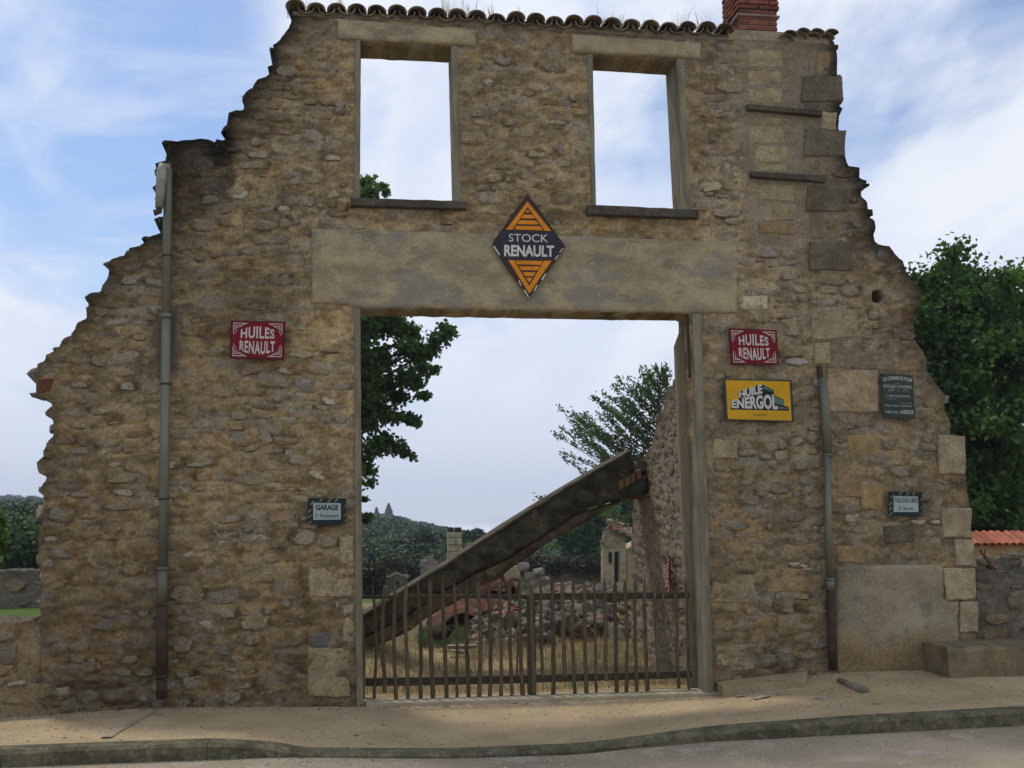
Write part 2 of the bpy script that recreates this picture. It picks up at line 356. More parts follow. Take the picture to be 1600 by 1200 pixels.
def inside(px, pz, poly):
    r = np.zeros(px.shape, bool); n = len(poly)
    for i in range(n):
        x0, z0 = poly[i]; x1, z1 = poly[(i+1) % n]
        if z0 == z1: continue
        c = ((z0 > pz) != (z1 > pz)) & (px < (x1-x0)*(pz-z0)/(z1-z0)+x0); r ^= c
    return r
def nearest(px, pz, segs):
    bd = np.full(px.shape, 1e9); bx = px.copy(); bz = pz.copy(); bi = np.zeros(px.shape, int)
    for i, (a, b) in enumerate(segs):
        dx, dz = b[0]-a[0], b[1]-a[1]; l = dx*dx+dz*dz
        if l < 1e-12: continue
        t = np.clip(((px-a[0])*dx+(pz-a[1])*dz)/l, 0, 1); qx = a[0]+t*dx; qz = a[1]+t*dz
        d = (px-qx)**2+(pz-qz)**2; k = d < bd; bd[k] = d[k]; bx[k] = qx[k]; bz[k] = qz[k]; bi[k] = i
    return np.sqrt(bd), bx, bz, bi
def roughen(pts, step=.07, amp=.03, seed=0):
    o = []
    for i in range(len(pts)-1):
        a = np.array(pts[i]); b = np.array(pts[i+1]); l = np.linalg.norm(b-a); n = max(1, int(l/step)); nn = np.array([b[1]-a[1], a[0]-b[0]])/max(l, 1e-6)
        for k in range(n):
            p = a+(b-a)*k/n
            if k: p = p+nn*(vn(np.array(p[0]*13.7), np.array(p[1]*13.7), seed)-.5)*2*amp
            o.append(tuple(p))
    o.append(tuple(pts[-1])); return o

PAL = [((.42, .39, .30), 4), ((.35, .34, .285), 3.6), ((.50, .43, .30), 3), ((.47, .37, .22), 1.6), ((.38, .31, .21), 1.8), ((.62, .58, .47), 1.3), ((.25, .235, .22), 1.0), ((.43, .28, .19), .6)]
def palcol(rg):
    t = rg.random()*sum(p[1] for p in PAL)
    for c, w_ in PAL:
        t -= w_
        if t <= 0: break
    k = rg.uniform(.78, 1.18); return tuple(q*k for q in c)

def rubble_wall(parent, outer, ragged, holes, org, ud, nd, thick, step=.02, amp=.016, sw=(.14, .42), sh=(.08, .19), nparts=300, excl=None, mcol=None, stain=None, name='wall', seed=1, prot=(-.010, .007), gap=(.012, .04), edge=True, keep=.93, pal=None, edgew=1.0, bigk=1.6, dipk=1.0, flat=None):
    """outer: list of (u,z) outline; ragged: set of indices of outer edges that are broken; plane point = org+ud*u, outward nd"""
    org = np.array(org, float); ud = np.array(ud, float); nd = np.array(nd, float); rg = random.Random(seed)
    P = []; n = len(outer); redge = []
    for i in range(n):
        a, b = outer[i], outer[(i+1) % n]
        if i in ragged:
            r = roughen([a, b], seed=seed); redge += list(zip(r[:-1], r[1:])); P += r[:-1]
        else: P.append(a)
    polys = [P]+list(holes)
    segs = []; 
    for pl in polys: segs += [(pl[i], pl[(i+1) % len(pl)]) for i in range(len(pl))]
    u0 = min(p[0] for p in P)-step; u1 = max(p[0] for p in P)+step; z0 = min(p[1] for p in P)-step; z1 = max(p[1] for p in P)+step
    us = np.arange(u0, u1+step, step); zs = np.arange(z0, z1+step, step)
    U, Zz = np.meshgrid(us, zs); ins = inside(U, Zz, P)
    for h in holes: ins &= ~inside(U, Zz, h)
    nu = len(us); A = ins[:-1, :-1]; B = ins[:-1, 1:]; C = ins[1:, 1:]; D = ins[1:, :-1]
    cell = (A.astype(int)+B+C+D) >= 2
    used = np.zeros(ins.shape, bool); used[:-1, :-1] |= cell; used[:-1, 1:] |= cell; used[1:, 1:] |= cell; used[1:, :-1] |= cell
    snap = used & ~ins
    dd, qx, qz, _ = nearest(U[snap], Zz[snap], segs); U = U.copy(); Zz = Zz.copy(); U[snap] = qx; Zz[snap] = qz
    idx = -np.ones(ins.shape, int); idx[used] = np.arange(used.sum()); uu = U[used]; zq = Zz[used]; nv = len(uu)
    jj, ii = np.nonzero(cell)
    F = np.stack([idx[jj, ii], idx[jj, ii+1], idx[jj+1, ii+1], idx[jj+1, ii]], 1)
    def hgt(x, z):
        fl = 1.0 if flat is None else flat(x, z)
        return fl*amp*((fbm(x*6, z*11, seed+40, 4, .6)-.5)*2.4+(fbm(x*26, z*32, seed+50, 3, .6)-.5)*1.0-1.6*np.clip(fbm(x*5+3*fbm(x*9, z*9, 3), z*13, seed+60, 2)-.66, 0, 1)*4)+.02*(fbm(x*.9, z*.9, seed+70, 2)-.5)
    # stones
    st = []
    z = z0+.03
    while z < z1:
        h = rg.uniform(*sh); u = u0+rg.uniform(-.2, 0)
        while u < u1:
            w_ = h*rg.uniform(1.05, 2.5) if rg.random() < .8 else h*rg.uniform(.7, 1.2)
            w_ = min(max(w_, sw[0]), sw[1]); g = rg.uniform(*gap); hk = h*rg.uniform(.60, 1.18)
            cu = u+w_/2; cz = z+h/2+rg.uniform(-.25, .25)*h+.04*math.sin(u*1.7+z*2); u += w_
            if rg.random() > keep: continue
            st.append([cu, cz, max(w_-g, .05)/2, max(hk-g, .04)/2])
        z += h
    big = []
    for q in range(int((u1-u0)*(z1-z0)*bigk)):
        cu, cz = rg.uniform(u0, u1), rg.uniform(z0, z1); a = rg.uniform(.45, .75)*sw[1]; b = a*rg.uniform(.42, .75)
        if all(abs(cu-t_[0]) > a+t_[2] or abs(cz-t_[1]) > b+t_[3] for t_ in big): big.append([cu, cz, a*.5+.02, b*.5+.02])
    st = big+[t_ for t_ in st if all(abs(t_[0]-g_[0]) > t_[2]*.8+g_[2] or abs(t_[1]-g_[1]) > t_[3]*.8+g_[3] for g_ in big)]
    S = np.array(st); ok = inside(S[:, 0], S[:, 1], P)
    for h_ in holes: ok &= ~inside(S[:, 0], S[:, 1], h_)
    dn, _, _, _ = nearest(S[:, 0], S[:, 1], segs); ok &= dn > np.maximum(S[:, 3]*.9, S[:, 2]*.72)
    if excl is not None: ok &= np.array([not excl(s[0], s[1], s[2], s[3]) for s in S])
    S = S[ok]
    dS = nearest(S[:, 0], S[:, 1], redge)[0] if redge else np.full(len(S), 9.)
    hh = hgt(uu, zq)
    cellk = {}
    ci = np.floor(uu/.12).astype(int); cj = np.floor(zq/.12).astype(int); order = np.lexsort((cj, ci)); 
    key_ = ci[order]*100000+cj[order]+50000; ks_, st_ = np.unique(key_, return_index=True); en_ = np.append(st_[1:], len(key_)); lut = {int(k): (int(a), int(b)) for k, a, b in zip(ks_, st_, en_)}
    for (cu, cz, a, b) in S:
        sel = [order[lut[k][0]:lut[k][1]] for i_ in range(int(math.floor((cu-a*1.3)/.12)), int(math.floor((cu+a*1.3)/.12))+1) for j_ in range(int(math.floor((cz-b*1.5)/.12)), int(math.floor((cz+b*1.5)/.12))+1) for k in (i_*100000+j_+50000,) if k in lut]
        if not sel: continue
        sel = np.concatenate(sel); dx = (uu[sel]-cu)/a; dz = (zq[sel]-cz)/b; d_ = (np.abs(dx)**3+np.abs(dz)**3)**(1/3)
        hh[sel] -= np.exp(-((d_-1.06)/.17)**2)*amp*1.25*dipk*np.clip(1.6*vn(uu[sel]*7, zq[sel]*7, seed+5)-.1-.5*np.sign(dz)*(np.abs(dz) > .5), 0, 1.6)
    pos = org+np.outer(uu, ud)+np.outer(hh, nd); pos[:, 2] += zq
    # boundary edges
    E = np.concatenate([F[:, [0, 1]], F[:, [1, 2]], F[:, [2, 3]], F[:, [3, 0]]]); key = np.sort(E, 1); kk = key[:, 0]*nv+key[:, 1]
    uq, inv, cnt = np.unique(kk, return_inverse=True, return_counts=True); BE = E[cnt[inv.ravel()] == 1]
    bv = np.unique(BE); rings = [pos[bv]]; KN = 5
    if redge: dr, _, _, _ = nearest(uu[bv], zq[bv], redge)
    else: dr = np.full(len(bv), 9.)
    rag = (dr < step*1.5)
    bd = [bv]; allv = [pos]; off = nv
    for k in range(1, KN):
        t = k/(KN-1); q = pos[bv]-np.outer(hh[bv], nd)-nd*thick*t
        a_ = np.where(rag, .035, .008); 
        q = q+np.outer((vn(uu[bv]*9+k*5.1, zq[bv]*9, seed+80)-.5)*2*a_, ud); q[:, 2] += (vn(uu[bv]*9, zq[bv]*9+k*7.7, seed+81)-.5)*2*a_
        allv.append(q); bd.append(np.arange(off, off+len(bv))); off += len(bv)
    m_ = -np.ones(nv, int); m_[bv] = np.arange(len(bv)); SF = []
    for k in range(KN-1):
        a, b = m_[BE[:, 0]], m_[BE[:, 1]]
        SF.append(np.stack([bd[k][b], bd[k][a], bd[k+1][a], bd[k+1][b]], 1))
    # back sheet reuses grid
    bmap = np.arange(off, off+nv); bpos = pos-np.outer(hh, nd)-nd*thick-np.outer(hgt(uu+31, zq), nd)*.8; bpos[bv] = allv[-1]
    allv.append(bpos); BF = bmap[F][:, ::-1]
    # bridge last ring to back (identical positions, so no gap)
    VV = np.concatenate(allv); FF = np.concatenate([F]+SF+[BF])
    ua = np.concatenate([uu]+[uu[bv]]*(KN-1)+[uu]); za = np.concatenate([zq]+[zq[bv]]*(KN-1)+[zq])
    if redge: de, _, _, _ = nearest(ua, za, redge)
    else: de = np.full(len(ua), 9.)
    cm = mcol(ua, za, de); 
    me = bpy.data.meshes.new(name); me.vertices.add(len(VV)); me.vertices.foreach_set('co', (VV-ofs(parent)).ravel())
    me.loops.add(len(FF)*4); me.loops.foreach_set('vertex_index', FF.ravel().astype(np.int32))
    me.polygons.add(len(FF)); me.polygons.foreach_set('loop_start', np.arange(0, len(FF)*4, 4, dtype=np.int32)); me.update(calc_edges=True); me.validate()
    ca = me.color_attributes.new('Col', 'FLOAT_COLOR', 'POINT'); cc_ = np.ones((len(VV), 4)); cc_[:, :3] = cm; ca.data.foreach_set('color', cc_.ravel())
    me.materials.append(MORT); me.shade_smooth(); link(name, me, parent)
    items = []
    for (cu, cz, a, b), de_ in zip(S, dS):
        n_ = rg.choice((7, 8, 9, 10)); sq = rg.uniform(2.0, 5.5); ph = rg.uniform(0, 6); rot = rg.gauss(0, .14); pr = rg.uniform(*prot)-(.010 if rg.random() < .22 else 0)
        h0 = float(hgt(np.array([cu]), np.array([cz]))[0])*.4; v = []
        tilt = rg.gauss(0, .05), rg.gauss(0, .07)
        ring = []
        for k in range(n_):
            q = 2*math.pi*(k+rg.uniform(-.3, .3))/n_+ph; c_, s_ = math.cos(q), math.sin(q)
            rr = (abs(c_)**sq+abs(s_)**sq)**(-1/sq)*rg.uniform(.70, 1.10); x_, y_ = rr*c_*a, rr*s_*b
            ring.append((x_*math.cos(rot)-y_*math.sin(rot), x_*math.sin(rot)+y_*math.cos(rot)))
        for sc_, dz in ((1.03, -.035), (.97, -.004), (.84, .0)):
            for (x_, y_) in ring:
                e = pr+h0+dz+(rg.uniform(-.003, .003) if dz > -.01 else 0)+tilt[0]*x_+tilt[1]*y_
                p = org+ud*(cu+x_*sc_)+nd*e; v.append((p[0], p[1], p[2]+cz+y_*sc_))
        p = org+ud*(cu+rg.uniform(-.3, .3)*a)+nd*(pr+h0+rg.uniform(.001, .008)); v.append((p[0], p[1], p[2]+cz))
        f = []
        for r_ in (0, 1):
            for k in range(n_): k2 = (k+1) % n_; f.append((r_*n_+k, r_*n_+k2, (r_+1)*n_+k2, (r_+1)*n_+k))
        for k in range(n_): f.append((2*n_+k, 2*n_+(k+1) % n_, 3*n_))
        col = np.array(palcol(rg) if pal is None else pal(rg)); base = mcol(np.array([cu]), np.array([cz]), np.array([de_]))[0]
        lum = base.mean()/.27
        mixk = rg.random()*.65+.33
        if stain is not None: lum = stain(cu, cz, de_)
        col = (col*.98*mixk+np.array([.40, .31, .175])*(1-mixk))*lum
        items.append((a*b, v, f, col, True))
    if edge and redge:
        acc = 0
        for (a, b) in redge:
            l = math.hypot(b[0]-a[0], b[1]-a[1]); acc += l
            if acc < .10: continue
            acc = -rg.uniform(.0, .12)*edgew; mu, mz = (a[0]+b[0])/2, (a[1]+b[1])/2
            rx = rg.uniform(.05, .135)*edgew; rz = rx*rg.uniform(.4, .75); ry = thick*.5*rg.uniform(.5, .98)
            # shift inward
            e1 = inside(np.array([mu-.03, mu+.03]), np.array([mz, mz]), P); e2 = inside(np.array([mu, mu]), np.array([mz-.03, mz+.03]), P)
            du = (float(e1[1])-float(e1[0]))*rx*.12; dz = (float(e2[1])-float(e2[0]))*rz*.2
            v0, f0 = ROCKS[rg.randrange(len(ROCKS))]; v = []; an = rg.gauss(0, .15)
            yo = -thick*.5+rg.uniform(-.03, .03)
            for q in v0:
                x_, y_, z_ = q[0]*rx, q[1]*ry, q[2]*rz; x_, z_ = x_*math.cos(an)-z_*math.sin(an), x_*math.sin(an)+z_*math.cos(an)
                p = org+ud*(mu+du+x_)+nd*(yo+y_); v.append((p[0], p[1], p[2]+mz+dz+z_))
            col = np.array(palcol(rg))*(stain(mu, mz, 0) if stain else .7)
            items.append((rx*rz*.9, v, f0, col, False))
    items.sort(key=lambda t: -t[0])
    off_ = ofs(parent)
    for it in items[:nparts]:
        me = meshdata('stone', np.array(it[1])-off_, it[2], STONE, np.tile(it[3], (len(it[1]), 1)), smooth=False); link('stone', me, parent)
    rest = items[nparts:]
    if rest:
        VV = []; FF = []; CC = []
        for it in rest:
            o_ = len(VV); VV += list(it[1]); FF += [tuple(q+o_ for q in fc) for fc in it[2]]; CC += [it[3]]*len(it[1])
        tag(obj('small_stones', VV, FF, STONE, parent, np.array(CC), smooth=False), kind='stuff')
    return P, redge

# ------------------------------------------------------------------ THE FACADE
facade_px = [(64, 1150), (64, 1000), (63, 986), (64, 934), (70, 910), (60, 881), (60, 824), (66, 818), (68, 778), (65, 760), (75, 745), (60, 738), (57, 722), (68, 711), (72, 692), (83, 680),
    (83, 657), (70, 648), (82, 634), (70, 621), (55, 619), (58, 568), (70, 563), (72, 554), (84, 549), (98, 529), (115, 522), (119, 503), (135, 498), (138, 475), (131, 463), (157, 456), (168, 435),
    (171, 417), (167, 414), (175, 404), (199, 399), (201, 388), (227, 378), (250, 364), (250, 350), (257, 340), (257, 300), (246, 290), (250, 262), (261, 247), (264, 221), (350, 218), (354, 215), (357, 175), (381, 173),
    (384, 143), (392, 138), (402, 124), (425, 109), (430, 91), (426, 70), (444, 53), (455, 34), (457, 16), (700, 26), (900, 38), (1137, 54), (1220, 56), (1298, 58), (1303, 66), (1308, 94), (1308, 119),
    (1315, 121), (1316, 161), (1308, 170), (1311, 185), (1309, 203), (1319, 206), (1321, 245), (1325, 259), (1343, 262), (1343, 278), (1355, 282), (1353, 292), (1344, 296), (1355, 315), (1355, 338),
    (1367, 345), (1367, 380), (1390, 385), (1397, 395), (1411, 408), (1420, 435), (1439, 452), (1439, 472), (1428, 498), (1428, 530), (1442, 550), (1446, 578), (1465, 603), (1477, 617), (1481, 652),
    (1484, 680), (1505, 682), (1509, 740), (1511, 757), (1516, 789), (1518, 815), (1520, 885), (1523, 892), (1526, 986), (1526, 1080), (1100, 1115)]
door_px = [(560, 1160), (557, 481), (1078, 490), (1108, 1150)]
# facade outline goes up the left, over the top, down the right, then round the doorway
outer_px = facade_px[:-1]+[(1106, 1115), (1077, 490), (557, 481), (560, 1135)]
outer = [V2(*p) for p in outer_px]
ragidx = set(range(1, 59)) | set(range(65, 104))
TH = .40
def rect2(pts): return [V2(*p) for p in pts]
win1 = rect2([(556, 64), (712, 72), (717, 318), (553, 312)]); win2 = rect2([(918, 84), (1066, 92), (1079, 330), (925, 325)])
fac = thing('ruined_facade', 'tall ruined rubble stone facade with two empty upper windows above a wide garage doorway', 'building', (.5, 0, 0))

blocks = [  # px rect, colour, proud
 ((1170, 79, 1222, 106), 't', .004), ((1168, 109, 1220, 133), 't', .006), ((1168, 137, 1222, 162), 't', .004), ((1171, 181, 1220, 194), 't', .005), ((1171, 197, 1224, 225), 't', .006), ((1178, 228, 1231, 254), 't', .006),
 ((1183, 257, 1229, 270), 't', .004), ((1184, 289, 1240, 314), 't', .006), ((1194, 317, 1243, 345), 't', .008), ((1185, 348, 1243, 367), 'b', .004),
 ((1252, 77, 1274, 117), 'g', .012), ((1252, 119, 1315, 160), 'd', .03), ((1256, 162, 1280, 172), 'd', .012), ((1257, 185, 1281, 201), 'g', .012), ((1256, 203, 1321, 245), 'd', .03), ((1260, 247, 1283, 271), 'g', .012), ((1261, 290, 1325, 331), 'd', .03), ((1266, 333, 1288, 374), 'g', .012),
 ((1266, 377, 1331, 422), 'd', .03), ((1276, 80, 1299, 117), 'b', .01), ((1283, 175, 1308, 202), 'l', .012), ((1269, 484, 1339, 529), 't', .014), ((1273, 533, 1299, 568), 't', .01), ((1290, 577, 1372, 643), 'p', .016), ((1344, 550, 1399, 577), 'g', .012),
 ((1306, 717, 1348, 778), 'b', .012), ((1325, 680, 1372, 711), 'y', .01), ((1113, 687, 1152, 717), 't', .012), ((1159, 463, 1199, 484), 'w', .012), ((1465, 681, 1508, 741), 'l', .03), ((1472, 794, 1517, 840), 'l', .03),
 ((1492, 842, 1519, 885), 'l', .03), ((1474, 888, 1523, 937), 'l', .04), ((1499, 939, 1526, 986), 'l', .04), ((1500, 988, 1526, 1010), 'b', .02), ((1306, 853, 1357, 880), 'b', .012), ((1113, 900, 1180, 940), 't', .01), ((1117, 1007, 1180, 1046), 't', .008),
 ((482, 889, 551, 931), 'l', .010), ((482, 1012, 546, 1090), 't', .006), ((528, 836, 553, 882), 'l', .008), ((537, 946, 553, 1002), 'l', .006), ((519, 690, 553, 735), 't', .006), ((1100, 560, 1128, 588), 't', .006),
 ((1345, 760, 1380, 795), 'y', .01), ((1380, 820, 1430, 848), 'd', .008), ((1200, 890, 1260, 925), 'b', .008), ((60, 592, 82, 615), 'r', .01)]
BC = {'r': (.17, .075, .06), 't': (.36, .315, .23), 'b': (.33, .25, .165), 'g': (.235, .215, .175), 'd': (.155, .14, .115), 'l': (.42, .37, .29), 'p': (.43, .355, .275), 'y': (.36, .28, .155), 'w': (.60, .57, .48)}
exrects = [(520, 20, 748, 76), (888, 46, 1100, 96), (482, 352, 1155, 496), (545, 60, 562, 325), (703, 70, 722, 325), (912, 84, 932, 330), (1050, 90, 1083, 334), (545, 310, 732, 332), (912, 322, 1092, 347),
           (550, 470, 568, 1110), (1070, 480, 1116, 1100), (1164, 60, 1250, 372), (1300, 878, 1500, 1060), (1160, 268, 1290, 288), (1250, 70, 1290, 430)]+[b[0] for b in blocks]
def excl(u, z, a, b):
    x0, y0 = proj((u-a*.8, 0, z+b*.8)); x1, y1 = proj((u+a*.8, 0, z-b*.8))
    for r in exrects:
        if x0 < r[2] and x1 > r[0] and y0 < r[3] and y1 > r[1]: return True
    return False
def pxgrid(u, z):
    v = np.stack([u-CAM[0], np.full(u.shape, -CAM[1]), z-CAM[2]], 0); k = _f@v
    return 800+FPX*(_r@v)/k, 600-FPX*(_u@v)/k
PZ = at(300, 285)[2]; 
DL = [V2(264, 221), V2(350, 360)]
def weather(u, z, de):
    """lichen and soot staining near broken tops, damp foot"""
    u = np.asarray(u, float); z = np.asarray(z, float); de = np.asarray(de, float)
    hi = np.clip((z-1.8)/3.0, .0, 1)
    s = np.exp(-np.clip(de-.02, 0, 9)/(.07+.22*fbm(u*2, z*2, 91)))*(.30+.68*hi)
    k = (1-.90*s)*(1-.20*np.clip((2.4-z)/2.4, 0, 1))
    box = np.clip((u-DL[0][0]+.05)/.1, 0, 1)*np.clip((DL[1][0]-u+.05*fbm(u*9, z*9, 4)*4)/.08, 0, 1)*np.clip((z-DL[1][1])/.5, 0, 1)
    k = k*(1-.68*box*(.6+.8*fbm(u*5, z*5, 5)))
    k = k*(1-.20*np.clip(fbm(u*.8, z*.5, 92, 3)-.45, 0, 1)*4)
    top = np.clip((z-4.6)/2.8, 0, 1); k = k*(1-.20*top)
    return k
rbh = random.Random(2)
PA, PB = at(1166, 372), at(1290, 60)
def pillar(u, z):
    return np.clip((u-PA[0]+.03)/.06, 0, 1)*np.clip((PB[0]+.02-u)/.06, 0, 1)*np.clip((z-PA[2]+.4)/.5, 0, 1)
def flatz(u, z): return (1-.72*pillar(u, z))*(1-.30*np.clip((u-3.2)/.6, 0, 1))
def mcol(u, z, de):
    a = np.array([.51, .38, .195]); b = np.array([.38, .295, .165]); g = np.array([.37, .315, .22])
    n1_ = np.clip((fbm(u*1.3, z*1.6, 93, 4)-.35)*3, 0, 1)[:, None]; c = a*(1-n1_)+b*n1_
    r = np.clip((u-2.6)/1.6, 0, 1)[:, None]*.45; c = c*(1-r)+g*r
    top = (np.clip((z-5.1)/1.2, 0, 1)*.35)[:, None]; c = c*(1-top)+np.array([.40, .315, .20])*top
    foot = (np.clip((2.6-z)/2.2, 0, 1)*.62)[:, None]; c = c*(1-foot)+np.array([.26, .19, .10])*foot
    og = np.clip((fbm(u*4, z*4, 95, 3)-.6)*6, 0, 1)[:, None]*.5; c = c*(1-og)+np.array([.46, .30, .12])*og
    fp = np.clip((fbm(u*11+2*fbm(u*5, z*5, 6), z*19, 98, 3)-.50)*6, -1, 1)[:, None]; c = c*(1+.28*fp)
    gp = np.clip((fbm(u*4.5+2*fbm(u*3, z*3, 6), z*10, 96, 3)-.56)*7, 0, 1)[:, None]*.6; c = c*(1-gp)+np.array([.38, .34, .26])*gp
    dp = np.clip((fbm(u*6+2*fbm(u*3, z*3, 8), z*13, 97, 3)-.58)*7, 0, 1)[:, None]*.45; c = c*(1-dp)+np.array([.14, .105, .065])*dp
    pl = pillar(u, z)[:, None]*.8; c = c*(1-pl)+np.array([.34, .285, .195])*pl
    return c*(weather(u, z, de)*(.82+.36*fbm(u*3, z*3, 94)))[:, None]
def fst(u, z, de): return float(weather(np.array([u]), np.array([z]), np.array([de]))[0])
Pf, redgef = rubble_wall(fac, outer, ragidx, [win1, win2, [V2(1371+10*math.cos(q*math.pi/5)+rbh.uniform(-2, 2), 463+12*math.sin(q*math.pi/5)+rbh.uniform(-2, 2)) for q in range(10)]], (0, 0, 0), (1, 0, 0), (0, -1, 0), TH, step=.0165, excl=excl, mcol=mcol, stain=fst, seed=3, nparts=300, sw=(.08, .40), sh=(.075, .17), keep=.88, flat=flatz)

rb = random.Random(5)
for (x0, y0, x1, y1), c, pr in blocks:
    q = [V2(x0, y0), V2(x1, y0), V2(x1, y1), V2(x0, y1)]; q = [(a+rb.uniform(-.014, .014), b+rb.uniform(-.012, .012)) for a, b in q]
    pts = []
    for i in range(4):
        a, b = q[i], q[(i+1) % 4]; pts.append(a)
        for k in (1, 2): pts.append((a[0]+(b[0]-a[0])*k/3+rb.uniform(-.012, .012), a[1]+(b[1]-a[1])*k/3+rb.uniform(-.010, .010)))
    mb = MB(); kk_ = rb.uniform(.9, 1.1); cc0 = tuple(v_*kk_ for v_ in BC[c]); mb.prism(pts, -(pr*.6+.004 if c in 'dlp' else (.006 if 1160 < x0 < 1290 and y1 < 375 else pr*.4)), .06, cc0, bev=.011); mb.build('block', BLOCK, fac, attr=True)

def slab(name, pts, y0, y1, mat, bev=.006, parent=fac, attr=False, jit=0.0, c=None, Y=0.0):
    q = [V2(*p, Y) for p in pts]
    if jit:
        o = []
        for i in range(len(q)):
            a, b = q[i], q[(i+1) % len(q)]; l = math.hypot(b[0]-a[0], b[1]-a[1]); n = max(1, int(l/.12)); o.append(a)
            for k in range(1, n): o.append((a[0]+(b[0]-a[0])*k/n+rb.uniform(-jit, jit), a[1]+(b[1]-a[1])*k/n+rb.uniform(-jit, jit)))
        q = o
    mb = MB(); mb.prism(q, y0, y1, c, bev=bev); return mb.build(name, mat, parent, attr=attr)
# big doorway lintel: three cast lifts with board joints
slab('window_jamb', [(554, 62), (563, 63), (561, 312), (553, 312)], -.012, .41, CONCJ, jit=.002)
slab('window_jamb', [(705, 71), (714, 72), (720, 317), (711, 317)], -.012, .41, CONCJ, jit=.002)
slab('window_jamb', [(917, 84), (926, 85), (931, 324), (925, 324)], -.012, .41, CONCJ, jit=.002)
slab('window_jamb', [(1057, 92), (1068, 92), (1081, 329), (1070, 329)], -.012, .41, CONCJ, jit=.002)
slab('window_sill', [(548, 313), (728, 318), (728, 330), (548, 325)], -.09, .43, CONCD, jit=.004)
slab('window_sill', [(916, 324), (1088, 331), (1088, 344), (916, 338)], -.09, .43, CONCD, jit=.004)
slab('door_jamb', [(553, 482), (563, 482), (567, 1100), (557, 1106)], -.02, .1, CONCJ, jit=.002)
slab('door_jamb', [(1080, 491), (1095, 491), (1114, 1088), (1099, 1090)], -.03, .2, CONCJ, jit=.003)
slab('jamb_board', [(1056, 540), (1070, 500), (1078, 500), (1101, 1086), (1080, 1082), (1066, 800)], .22, .30, WOODG, jit=.002, Y=.22)
slab('jamb_board', [(1074, 491), (1078, 491), (1081, 590), (1078, 590)], .02, .05, WOODD, bev=.002)
slab('ledge', [(1165, 166), (1281, 176), (1281, 184), (1165, 174)], -.07, .05, CONCD, jit=.003)
slab('ledge', [(1170, 271), (1288, 277), (1287, 287), (1171, 279)], -.07, .05, CONCD, jit=.003)
slab('window_grille_stub', [(558, 482), (561, 482), (560, 560), (558, 560)], .05, .08, WOODD, bev=.002) if 0 else None
# rendered panel at the foot on the right
pn = [V2(*p) for p in [(1303, 884), (1473, 882), (1474, 937), (1497, 940), (1498, 1010), (1482, 1062), (1300, 1066)]]
step = .03; us = np.arange(min(p[0] for p in pn)-.03, max(p[0] for p in pn)+.06, step); zs = np.arange(min(p[1] for p in pn)-.03, max(p[1] for p in pn)+.06, step)
U, Zq = np.meshgrid(us, zs); ins = inside(U, Zq, pn); sg = [(pn[i], pn[(i+1) % len(pn)]) for i in range(len(pn))]
cell = (ins[:-1, :-1].astype(int)+ins[:-1, 1:]+ins[1:, 1:]+ins[1:, :-1]) >= 1; used = np.zeros(ins.shape, bool); used[:-1, :-1] |= cell; used[:-1, 1:] |= cell; used[1:, 1:] |= cell; used[1:, :-1] |= cell
sn = used & ~ins; _, qx, qz, _ = nearest(U[sn], Zq[sn], sg); U[sn] = qx; Zq[sn] = qz; idx = -np.ones(ins.shape, int); idx[used] = np.arange(used.sum()); uu, zq = U[used], Zq[used]
dB = nearest(uu, zq, sg)[0]; jj, ii = np.nonzero(cell); F = [tuple(map(int, (idx[j, i], idx[j, i+1], idx[j+1, i+1], idx[j+1, i]))) for j, i in zip(jj, ii)]
yy = np.where(dB < .01, .0, -.034)-.012*(fbm(uu*12, zq*12, 61)-.5)
zt = (zq-min(zq))/(max(zq)-min(zq)); cfoot = np.clip((.48-zt)*4+(fbm(uu*3, zq*3, 8)-.5), 0, 1)[:, None]; cl_ = np.clip((uu-min(uu))/.45+(fbm(uu*4, zq*4, 9)-.5)*.8, 0, 1)[:, None]
cc_ = (np.array([1., 1., 1.])*(1-cfoot)+np.array([.80, .66, .46])*cfoot)*(.45+.55*np.clip(cl_+cfoot, 0, 1))
obj('render_panel', np.stack([uu, yy, zq], 1), F, RENDER, fac, cc_, smooth=True)

# roof tiles on the wall head
def tile_mesh(r, l, th=.014, seg=8, inv=False, taper=.82):
    v = []; f = []
    for (yy_, k) in ((0, 1), (l, taper)):
        for rr in (r*k, r*k-th):
            for i in range(seg+1):
                a = math.pi*i/seg; v.append((-rr*math.cos(a), yy_, rr*.78*math.sin(a)*(-1 if inv else 1)))
    n = seg+1
    for i in range(seg):
        f += [(i, i+1, n*2+i+1, n*2+i), (n+i+1, n+i, n*3+i, n*3+i+1), (i+1, i, n+i, n+i+1), (n*2+i, n*2+i+1, n*3+i+1, n*3+i)]
    f += [(0, n*2, n*3, n), (seg, n+seg, n*3+seg, n*2+seg)]
    return meshdata('roof_tile', v, f, TILE, smooth=False)
tm = tile_mesh(.098, .62); tmi = tile_mesh(.088, .6, inv=True)
a = at(463, 6); b = at(1128, 44); nt_ = 23
for i in range(nt_):
    t_ = i/(nt_-1); p = a*(1-t_)+b*t_; jz = rb.uniform(-.012, .012)
    o = link('roof_tile', tm, fac); o.location = (p[0]-fac.location.x, -.10+rb.uniform(-.03, .03), p[2]-.085+jz); o.rotation_euler = (R(8), rb.gauss(0, .05), rb.gauss(0, .04))
    if i < nt_-1:
        o = link('roof_tile', tmi, fac); q = p+(b-a)/(nt_-1)/2; o.location = (q[0]-fac.location.x, -.06, q[2]-.045+jz); o.rotation_euler = (R(8), rb.gauss(0, .05), 0)
a = at(1226, 50); b = at(1290, 52)
